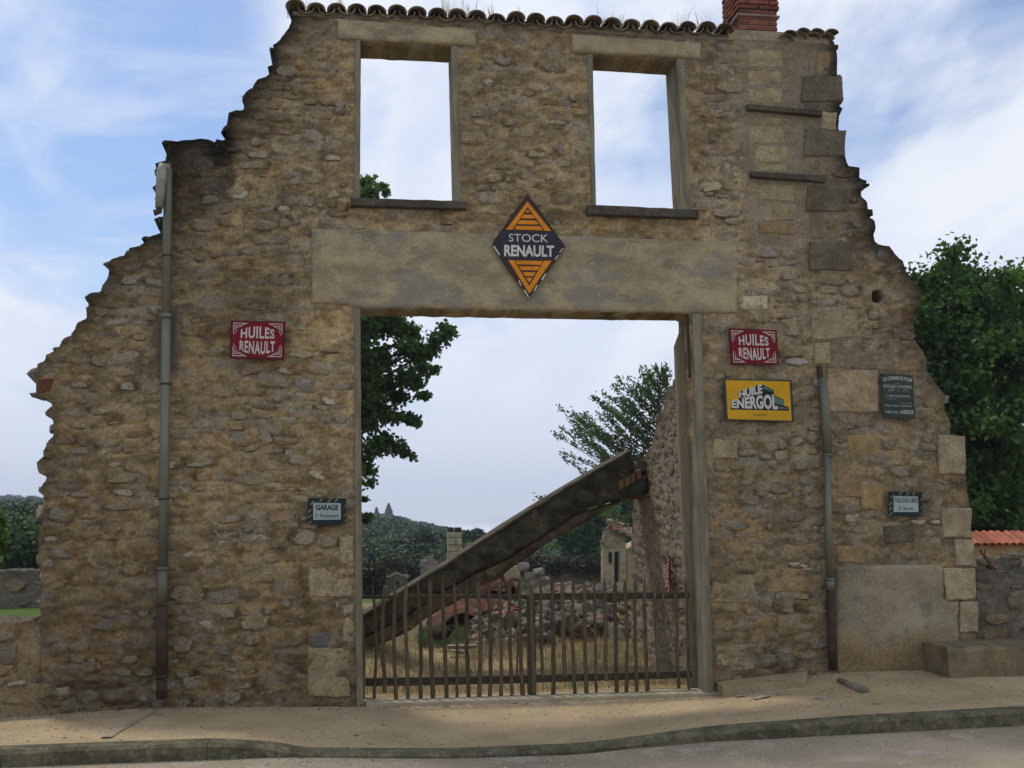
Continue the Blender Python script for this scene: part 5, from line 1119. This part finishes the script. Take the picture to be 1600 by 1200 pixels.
# ------------------------------------------------------------------ the gate
YG = .13
def gate(lb, x_range, tops, bots, rails, posts, gid):
    t = thing('picket_gate', lb, 'gate', at(x_range[0], 1088, YG), 'two leaves of the picket gate'); rg = random.Random(gid)
    for i, (tp_, bt) in enumerate(zip(tops, bots)):
        (xt, yt), (xb_, yb_) = tp_, bt; A_ = Vector(at(xb_, yb_, YG)); B_ = Vector(at(xt, yt, YG)); w_ = .019*rg.uniform(.8, 1.2)*(1.25 if i in (4, 5, 6, 7) and gid == 1 else 1)
        V = []; F = []; nn = 7; bow = rg.gauss(0, .012)
        for k in range(nn+1):
            q = k/nn; c = A_.lerp(B_, q)+Vector((bow*math.sin(q*math.pi)+rg.gauss(0, .0025), 0, 0)); ww = w_*(1-.12*q)*(1 if k < nn else .28)*rg.uniform(.92, 1.06)
            if k == nn-1: c = A_.lerp(B_, .94)
            for (sx_, sy_) in ((-1, -.5), (-.4, -1), (.5, -.9), (1, -.3), (.8, .8), (-.8, .8)): V.append((c.x+sx_*ww, c.y-.035+sy_*ww*.7, c.z))
        for k in range(nn):
            for j in range(6): j2 = (j+1) % 6; F.append((k*6+j, k*6+j2, k*6+6+j2, k*6+6+j))
        F.append(tuple(range(5, -1, -1))); F.append(tuple(nn*6+j for j in range(6)))
        obj('picket', V, F, WOOD, t)
    for (a0, a1, hh) in rails:
        A_ = at(*a0, YG); B_ = at(*a1, YG); mb = MB(); mb.prism([(A_[0], A_[2]), (B_[0], B_[2]), (B_[0], B_[2]-hh), (A_[0], A_[2]-hh)], YG-.01, YG+.03, bev=.004); mb.build('rail', WOODD, t)
    for (a0, a1, ww) in posts:
        A_ = at(*a0, YG); B_ = at(*a1, YG); mb = MB(); mb.prism([(A_[0]-ww, A_[2]), (A_[0]+ww, A_[2]), (B_[0]+ww, B_[2]), (B_[0]-ww, B_[2])], YG-.035, YG+.035, bev=.005); mb.build('post', WOODD, t)
cv = lambda x_, y_: (520+x_/2.857, 780+y_/2.857)
tl = [(126, 455), (177, 362), (228, 375), (277, 392), (325, 365), (378, 362), (433, 360), (488, 362), (540, 370), (597, 365), (645, 368), (693, 368), (740, 370), (787, 365), (830, 372)]
bl_ = [(138, 890), (183, 887), (233, 862), (282, 888), (338, 886), (391, 885), (447, 883), (506, 883), (554, 880), (606, 880), (651, 878), (700, 876), (749, 875), (797, 874), (845, 872)]
gate('left leaf of the dark wooden picket gate, hung on the left jamb', (565, 830), [cv(*q) for q in tl], [cv(*q) for q in bl_], [((566, 930), (826, 929), .035), ((562, 1060), (826, 1055), .075)], [((826, 930), (828, 1084), .02)], 1)
tr_ = [(882, 380), (925, 345), (975, 340), (1020, 362), (1070, 362), (1120, 362), (1163, 358), (1208, 352), (1256, 362), (1299, 360), (1345, 350), (1388, 362), (1430, 355), (1471, 350), (1523, 400), (1570, 350)]
br_ = [(896, 868), (934, 790), (983, 866), (1033, 790), (1078, 864), (1128, 862), (1171, 860), (1215, 810), (1262, 858), (1308, 857), (1353, 855), (1401, 853), (1446, 790), (1495, 768), (1538, 843), (1586, 846)]
gate('right leaf of the dark wooden picket gate, hung on the right jamb', (835, 1078), [cv(*q) for q in tr_], [cv(*q) for q in br_], [((832, 927), (1076, 925), .065), ((834, 1055), (1080, 1048), .07)], [((833, 926), (835, 1082), .016)], 2)

# ------------------------------------------------------------------ drainpipes
t = thing('drainpipe', 'long grey zinc drainpipe with dark iron foot on the left of the facade', 'drainpipe', at(252, 1092, -.08))
def pipe(name, pts, r, mat, t, seg=14, Y=-.085):
    mb = MB(); mb.tube([at(*p, Y) for p in pts], r, seg); return mb.build(name, mat, t, smooth=True)
pipe('pipe', [(262, 264), (262, 330), (260, 495)], [.042]*3, ZINC, t); pipe('pipe', [(260, 490), (257, 700), (254.5, 890)], [.046, .045, .044], ZINC, t); pipe('pipe', [(254.5, 886), (253.5, 945)], .048, ZINC, t)
pipe('iron_foot', [(253.5, 943), (253, 1058)], .052, IRON, t); pipe('iron_foot', [(253, 1054), (252.5, 1092)], .047, IRON, t)
for q in ((260, 494), (254.6, 888), (253.5, 944), (253, 1057)): pipe('collar', [(q[0], q[1]-2.5), (q[0], q[1]+2.5)], .056, IRON if q[1] > 900 else ZINC, t)
for q in ((258.5, 600), (256, 780), (261, 400)): pipe('bracket', [(q[0], q[1]-1.2), (q[0], q[1]+1.2)], .053, IRON, t)
mb = MB(); mb.tube([at(262, 268, -.085), at(260, 261, -.09), at(255, 261, -.11), at(253, 270, -.13), at(251, 300, -.15), at(248.5, 325, -.15)], [.042, .046, .05, .052, .046, .036], 12); mb.build('spout', ZINCL, t, smooth=True)
mb = MB(); mb.tube([at(249, 322, -.15), at(248, 331, -.15), at(243, 334, -.15), at(241, 328, -.15)], [.03, .03, .024, .014], 10); mb.tube([at(247, 308, -.12), at(243.5, 312, -.12)], .018, 7); mb.tube([at(251, 262, -.1), at(246, 268, -.1), at(246, 275, -.1)], [.03, .03, .02], 8); mb.build('hook', IRON, t, smooth=True)
t = thing('drainpipe', 'short grey drainpipe with black iron foot right of the yellow sign', 'drainpipe', at(1303, 1048, -.07))
pipe('pipe', [(1285, 590), (1290, 650), (1294, 712)], [.042, .046, .052], ZINC, t, Y=-.05); pipe('pipe', [(1292, 712), (1294, 800), (1297, 905)], [.038]*3, ZINC, t, Y=-.07); pipe('pipe', [(1297, 903), (1297.5, 922)], .044, ZINC, t, Y=-.07)
pipe('iron_foot', [(1298, 921), (1300, 1000), (1302, 1046)], [.044, .046, .044], IRON, t, Y=-.07); pipe('collar', [(1294, 709), (1294, 713)], .054, ZINC, t, Y=-.06); pipe('collar', [(1297, 903), (1297, 907)], .049, ZINC, t, Y=-.07)
slab('backing_strip', [(1276, 572), (1282, 572), (1283, 592), (1277, 592)], -.05, .02, IRON, parent=t, bev=.002); slab('backing_strip', [(1282, 571), (1288, 571), (1290, 592), (1284, 592)], -.02, .02, CONCJ, parent=t, bev=.002)

# ------------------------------------------------------------------ signs
def plain(name, col, rough=.45, var=.08, sp=None, scale=6):
    return M(name, col, tuple(q*.85 for q in col), rough=.6, scale=scale, var=var, bump=.06, bscale=20, spots=sp, spec=.12)
RED = plain('red_enamel', (.20, .008, .014), sp=[(20, .62, .74, (.12, .02, .02), .5)]); REDD = plain('dark_red_rim', (.10, .015, .02)); WHITE = plain('white_enamel', (.56, .54, .48), sp=[(25, .6, .72, (.4, .35, .28), .5)])
YEL = plain('yellow_enamel', (.62, .33, .015), sp=[(9, .58, .75, (.5, .26, .03), .4)]); BLK = plain('black_enamel', (.022, .022, .022)); NAVY = plain('navy_enamel', (.036, .036, .048), sp=[(10, .6, .75, (.10, .075, .06), .5)]); GRN = plain('dark_green_plate', (.04, .055, .045), sp=[(12, .6, .75, (.12, .11, .09), .4)])
ORG = plain('orange_enamel', (.72, .25, .015), sp=[(16, .56, .7, (.42, .08, .02), .6)]); RIMB = plain('rusted_rim', (.05, .032, .026), rough=.8, sp=[(14, .55, .7, (.16, .06, .03), .7)]); GREYT = plain('faded_grey_lettering', (.40, .42, .38), sp=[(22, .52, .68, (.08, .09, .08), .7)]); PALEP = plain('pale_plate', (.36, .42, .38), sp=[(14, .56, .72, (.22, .25, .23), .6)]); DKG = plain('bottle_green_border', (.018, .035, .035)); TAN = plain('tan_stripe', (.33, .28, .2)); GREEND = plain('sea_green_enamel', (.10, .17, .13)); CREAM = plain('cream_lettering', (.66, .62, .52))
def smap(c, Y):
    P_ = [np.array(at(*q, Y)) for q in c]   # tl tr br bl
    def fn(u, v, d=0):
        p = P_[0]*(1-u)*(1-v)+P_[1]*u*(1-v)+P_[2]*u*v+P_[3]*(1-u)*v; return (p[0], p[1]-d, p[2])
    return fn
def panel(fn, t, name, mat, th=.012, m=0.0, d0=0.0, poly=None, rad=0):
    pts = poly or [(m, m), (1-m, m), (1-m, 1-m), (m, 1-m)]; n = len(pts)
    V = [fn(u, v, d0+th) for u, v in pts]+[fn(u, v, d0) for u, v in pts]; F = [tuple(range(n))[::-1], tuple(range(n, 2*n))]+[(i, (i+1) % n, (i+1) % n+n, i+n) for i in range(n)]
    return obj(name, V, F, mat, t)
def polys(fn, t, name, mat, plist, d=.0145, th=.0012):
    if len(plist) > 1 and not name.startswith('corner'):
        for q in plist: polys(fn, t, name, mat, [q], d, th)
        return
    V = []; F = []
    for pts in plist:
        n = len(pts); o_ = len(V); V += [fn(u, v, d) for u, v in pts]+[fn(u, v, d-th) for u, v in pts]
        ar = sum(pts[i][0]*pts[(i+1) % n][1]-pts[(i+1) % n][0]*pts[i][1] for i in range(n)); f0 = tuple(range(o_, o_+n)); F.append(f0[::-1] if ar > 0 else f0)
        F += [(o_+i, o_+(i+1) % n, o_+(i+1) % n+n, o_+i+n) for i in range(n)]
    return obj(name, V, F, mat, t)
def textverts(s, bold=0.02, space=1.0):
    cu = bpy.data.curves.new('t', 'FONT'); cu.body = s; cu.size = 1; cu.offset = bold; cu.space_character = space; cu.fill_mode = 'FRONT'; cu.resolution_u = 4
    o = bpy.data.objects.new('t', cu); COL.objects.link(o); bpy.context.view_layer.update(); dg = bpy.context.evaluated_depsgraph_get(); me = bpy.data.meshes.new_from_object(o.evaluated_get(dg))
    v = np.array([tuple(q.co) for q in me.vertices]); f = [tuple(p.vertices) for p in me.polygons]; bpy.data.objects.remove(o); bpy.data.curves.remove(cu); bpy.data.meshes.remove(me)
    # cut long edges a little so warps bend smoothly
    mn = v.min(0); mx = v.max(0); v = (v-mn)/np.maximum(mx-mn, 1e-6); return v, f
def text(fn, t, s, box, mat, bold=.02, warp=None, d=.0155, name='lettering', space=1.0):
    v, f = textverts(s, bold, space); u0, v0, u1, v1 = box or (0, 0, 1, 1); V = []
    for (a_, b_, _) in v:
        u, w_ = u0+(u1-u0)*a_, v1+(v0-v1)*b_
        if warp: u, w_ = warp(a_, b_)
        V.append(fn(u, w_, d))
    me = obj(name, V, f, mat, t)
    if sum((p.normal.y for p in me.data.polygons)) > 0: me.data.flip_normals()
    return me
def redsign(lb, corners, Y=-.05, fn=None, loc=None, group='red and white enamel signs'):
    fn = fn or smap(corners, Y); t = thing('enamel_sign', lb, 'sign', loc if loc is not None else fn(.5, 1), group)
    panel(fn, t, 'panel', REDD, .012); panel(fn, t, 'red_field', RED, .002, .025, .0122)
    # words inside a lens
    lens = lambda x_: math.sqrt(max(0, 1-((x_-.5)/.45)**2))
    def w1(a_, b_): u = .19+.62*a_; top = .49-.35*lens(u); bot = .465; return u, bot+(top-bot)*b_
    def w2(a_, b_): u = .175+.65*a_; bot = .535+.35*lens(u); top = .53; return u, bot+(top-bot)*b_
    text(fn, t, 'HUILES', None, WHITE, .028, w1, space=1.12); text(fn, t, 'RENAULT', None, WHITE, .026, w2, space=1.12)
    ring_ = [(.5+.485*math.cos(q), .5+.455*math.sin(q)) for q in np.linspace(0, 2*math.pi, 33)[:-1]]; rin = [(.5+.465*math.cos(q), .5+.43*math.sin(q)) for q in np.linspace(0, 2*math.pi, 33)[:-1]]; n0 = 32
    V_ = [fn(u, v, .0148) for u, v in ring_]+[fn(u, v, .0148) for u, v in rin]; obj('oval_line', V_, [(i, (i+1) % 32, (i+1) % 32+32, i+32)[::-1] for i in range(32)], REDD, t)
    C_ = []
    for (fx, fy) in ((0, 0), (1, 0), (1, 1), (0, 1)):
        g = lambda a_, b_: (a_ if fx == 0 else 1-a_, b_ if fy == 0 else 1-b_); wv = .014; hv = .02
        C_ += [[g(.05, .06), g(.30, .06), g(.28, .06+hv), g(.05, .06+hv)], [g(.05, .06+hv), g(.05+wv, .06+hv), g(.05+wv, .34), g(.05, .37)],
               [g(.088, .125), g(.20, .125), g(.18, .125+hv), g(.088, .125+hv)], [g(.088, .145), g(.088+wv, .145), g(.088+wv, .24), g(.088, .265)], [g(.12, .17), g(.138, .17), g(.138, .195), g(.12, .195)]]
        arc = [g(.05+.25*q, .06+.31*(1-q)-.07*math.sin(math.pi*q)) for q in np.linspace(0, 1, 7)]; arc2 = [g(.05+.25*q+.010, .06+.31*(1-q)-.07*math.sin(math.pi*q)+.014) for q in np.linspace(1, 0, 7)]; C_.append(arc+arc2)
    for k_ in range(4): polys(fn, t, 'corner_ornament', WHITE, C_[k_*6:k_*6+6])
    text(fn, t, '7-37   EMAIL', (.36, .935, .62, .965), WHITE, 0) if 0 else None
    for (u, v) in ((.5, .02), (.5, .98)): mb = MB(); p = fn(u, v, .0); mb.tube([(p[0], p[1]+.03, p[2]), (p[0], p[1]-.02, p[2])], .007, 7); mb.build('bolt', IRON, t)
    return t
redsign('red enamel sign with white lettering in an oval, left of the doorway', [(361, 501), (446, 503), (444, 562), (359, 560)])
redsign('red enamel sign with white lettering in an oval, directly above the yellow sign', [(1138, 513), (1213, 516), (1216, 570), (1142, 570)])
# the third one stands turned on end against the inner side wall
def fn3(u, v, d=0):
    C4 = [(1044, 876), (1044, 925), (1057, 925), (1053, 860)]
    P_ = []
    for (x_, y_) in [(1056, 868), (1057, 926), (1045, 929), (1045, 876)]:
        s_ = SW(x_, y_); P_.append(np.array([sx, s_[0], s_[1]]))
    p = P_[0]*(1-u)*(1-v)+P_[1]*u*(1-v)+P_[2]*u*v+P_[3]*(1-u)*v; return (p[0]-.06-d, p[1], p[2])
redsign('red enamel sign standing on end against the inner side wall', None, fn=fn3, loc=fn3(.5, .5))
# yellow sign
fn = smap([(1129, 592), (1236, 594), (1240, 660), (1133, 657)], -.05); t = thing('oil_sign', 'yellow sign with white block lettering and black shadow, under the right red sign', 'sign', fn(.5, 1))
panel(fn, t, 'frame', GRN, .014); panel(fn, t, 'yellow_field', YEL, .002, .035, .0142)
Z_ = lambda x_, y_: ((x_-118)/(820-118), (y_-632-(x_-118)*.01)/(1082-632))
polys(fn, t, 'letter_shadow', BLK, [[Z_(505, 682), Z_(628, 750), Z_(628, 800), Z_(725, 850), Z_(725, 915), Z_(770, 930), Z_(775, 968), Z_(165, 965), Z_(165, 955), Z_(180, 955), Z_(185, 870), Z_(265, 862), Z_(268, 768), Z_(300, 762)]], d=.0166)
polys(fn, t, 'shadow_face', GREEND, [[Z_(600, 800), Z_(628, 812), Z_(720, 856), Z_(722, 912), Z_(660, 900), Z_(620, 880)], [Z_(665, 925), Z_(760, 938), Z_(762, 950), Z_(665, 950)], [Z_(520, 700), Z_(612, 752), Z_(612, 770), Z_(525, 735)]], d=.0172)
def wH(a_, b_): xx = 270+240*a_; top = 768-85*a_; bot = 838-50*a_; return Z_(xx, bot+(top-bot)*b_)
def wE(a_, b_):
    xx = 188+470*a_; top = 868-70*a_-(22*math.sin(a_*3.1)) ; bot = 950+8*a_; return Z_(xx, bot+(top-bot)*b_)
text(fn, t, 'HUILE', None, WHITE, .05, wH, d=.0180); text(fn, t, 'ENERGOL', None, WHITE, .045, wE, d=.0180, space=1.03)
text(fn, t, 'EN VENTE ICI', (.41, .83, .61, .865), BLK, .02, d=.0172)
# diamond
D0 = lambda X, Y: (740+X/6.317, 290+Y/6.317)
def fnd(X, Y, d=0): p = at(*D0(X, Y), -.065); return (p[0], p[1]-d, p[2])
t = thing('diamond_sign', 'rusty orange and navy diamond shaped sign above the doorway lintel', 'sign', fnd(545, 1110))
panel(fnd, t, 'plate', RIMB, .012, poly=[(530, 85), (640, 225), (700, 320), (905, 605), (800, 760), (545, 1112), (300, 780), (180, 575), (330, 360), (430, 215)])
polys(fnd, t, 'orange_field', ORG, [[(530, 160), (765, 452), (320, 437)], [(340, 738), (768, 745), (548, 1070)]], d=.0140)
polys(fnd, t, 'navy_band', NAVY, [[(300, 447), (785, 458), (885, 603), (785, 742), (318, 733), (205, 578)]], d=.0142)
polys(fnd, t, 'inner_triangle', RIMB, [[(532, 215), (700, 448), (382, 438)], [(398, 742), (694, 746), (548, 990)]], d=.0152)
polys(fnd, t, 'orange_bar', ORG, [[(532, 240), (556, 272), (513, 270)], [(494, 290), (580, 292), (604, 330), (466, 325)], [(456, 345), (612, 350), (642, 388), (428, 384)], [(418, 402), (655, 406), (682, 444), (400, 436)],
      [(412, 746), (682, 750), (664, 786), (430, 781)], [(444, 800), (654, 802), (630, 840), (470, 838)], [(484, 856), (612, 860), (588, 898), (506, 895)], [(516, 912), (580, 915), (548, 962)]], d=.0164)
nm = lambda x0, x1, y0, y1: (lambda a_, b_: (x0+(x1-x0)*a_, y1+(y0-y1)*b_+8*(a_-.5)))
text(fnd, t, 'STOCK', None, CREAM, .0, nm(345, 732, 483, 560), d=.0160); text(fnd, t, 'RENAULT', None, CREAM, .035, nm(300, 792, 592, 705), d=.0160)
polys(fnd, t, 'chipped_edge', CREAM, [[(190, 600), (205, 598), (262, 690), (250, 690)], [(440, 940), (452, 940), (470, 990), (462, 992)], [(492, 1035), (504, 1030), (545, 1100), (540, 1110)], [(875, 622), (886, 620), (850, 665), (842, 660)], [(830, 690), (842, 688), (808, 735), (798, 728)], [(705, 870), (716, 868), (680, 935), (665, 928)], [(620, 985), (632, 985), (600, 1045), (590, 1040)]], d=.0150)
# striped border plates
def plate(lb, corners, l1, l2, b1, b2, bold):
    fn = smap(corners, -.05); t = thing('name_plate', lb, 'sign', fn(.5, 1), 'striped border name plates'); panel(fn, t, 'border', DKG, .01); S_ = []
    for (u, v) in ((.30, 0), (.52, 0), (.06, .12), (.0, .42), (.0, .62), (.0, .85), (.93, .2), (.93, .55), (.93, .80), (.70, .0)):
        S_.append([(u, min(v+.13, 1)), (min(u+.02, 1), min(v+.14, 1)), (min(u+.10, 1), v+.01), (min(u+.07, 1), v)])
    polys(fn, t, 'stripe', TAN, S_, d=.0112); panel(fn, t, 'pale_field', PALEP, .002, d0=.0102, poly=[(.14, .18), (.86, .18), (.86, .82), (.14, .82)])
    text(fn, t, l1, b1, BLK, bold, d=.0135); text(fn, t, l2, b2, BLK, .0, d=.0135); return t
plate('small pale plate with dark striped border beside the left door jamb', [(481, 778), (541, 779), (541, 819), (481, 820)], 'GARAGE', 'P. Poutaraud', (.21, .25, .79, .46), (.21, .59, .79, .73), .03)
plate('small pale plate with dark striped border low on the far right of the facade', [(1388, 768), (1440, 769), (1442, 807), (1388, 807)], 'TAILLEUR-LIBRE', 'P. Senon', (.16, .24, .84, .44), (.30, .59, .72, .74), .005)
# dark agency plate
fn = smap([(1376, 584), (1426, 586), (1429, 655), (1379, 653)], -.055); t = thing('agency_plate', 'dark green plate with many faded lines of lettering at upper right', 'sign', fn(.5, 1)); panel(fn, t, 'panel', GRN, .01)
def arcw(a_, b_): u = .05+.90*a_; k = 1-(2*a_-1)**2; bot = .175-.045*k; return u+(b_-.5)*.03*(2*a_-1), bot-.085*b_
text(fn, t, 'LE CONSORTIUM', None, GREYT, .03, arcw, d=.0120)
for s_, b_, bo in [('DES', (.42, .20, .56, .225), .0), ('MUTUELLES DE PROVENCE', (.06, .245, .93, .315), .02), ('( M . A . P )', (.20, .345, .80, .40), .02), ('COMPAGNIE ANONYME', (.14, .47, .86, .52), .01), ('FONDS SOCIAL', (.12, .555, .45, .572), 0), ('ENTIEREMENT VERSE', (.52, .635, .92, .652), 0), ('Siege Social a LIMOGES', (.08, .69, .90, .745), .01), ("BUREAU DE L'", (.07, .83, .50, .89), .015), ('AGENCE', (.54, .80, .95, .895), .035)]: text(fn, t, s_, b_, GREYT, bo, d=.0120)
for (u, v) in ((.04, .03), (.74, .02), (.5, .98)): mb = MB(); p = fn(u, v); mb.tube([(p[0], p[1]+.03, p[2]), (p[0], p[1]-.016, p[2])], .012, 7); mb.build('bolt', IRON, t)

# ------------------------------------------------------------------ haze
HAZE = 1
if HAZE:
    mt = bpy.data.materials.new('haze_air'); mt.use_nodes = True; t_ = mt.node_tree; t_.nodes.clear(); o_ = N(t_, 'ShaderNodeOutputMaterial'); pv = N(t_, 'ShaderNodeVolumePrincipled'); pv.inputs['Color'].default_value = (.82, .88, 1, 1); pv.inputs['Density'].default_value = .0006; pv.inputs['Anisotropy'].default_value = .2
    L(t_, pv.outputs[0], o_.inputs['Volume']); mb = MB(); mb.box(-950, 950, -60, 1550, -6, 60); o = mb.build('haze', mt); tag(o, 'thin pale summer haze in the air', kind='stuff')
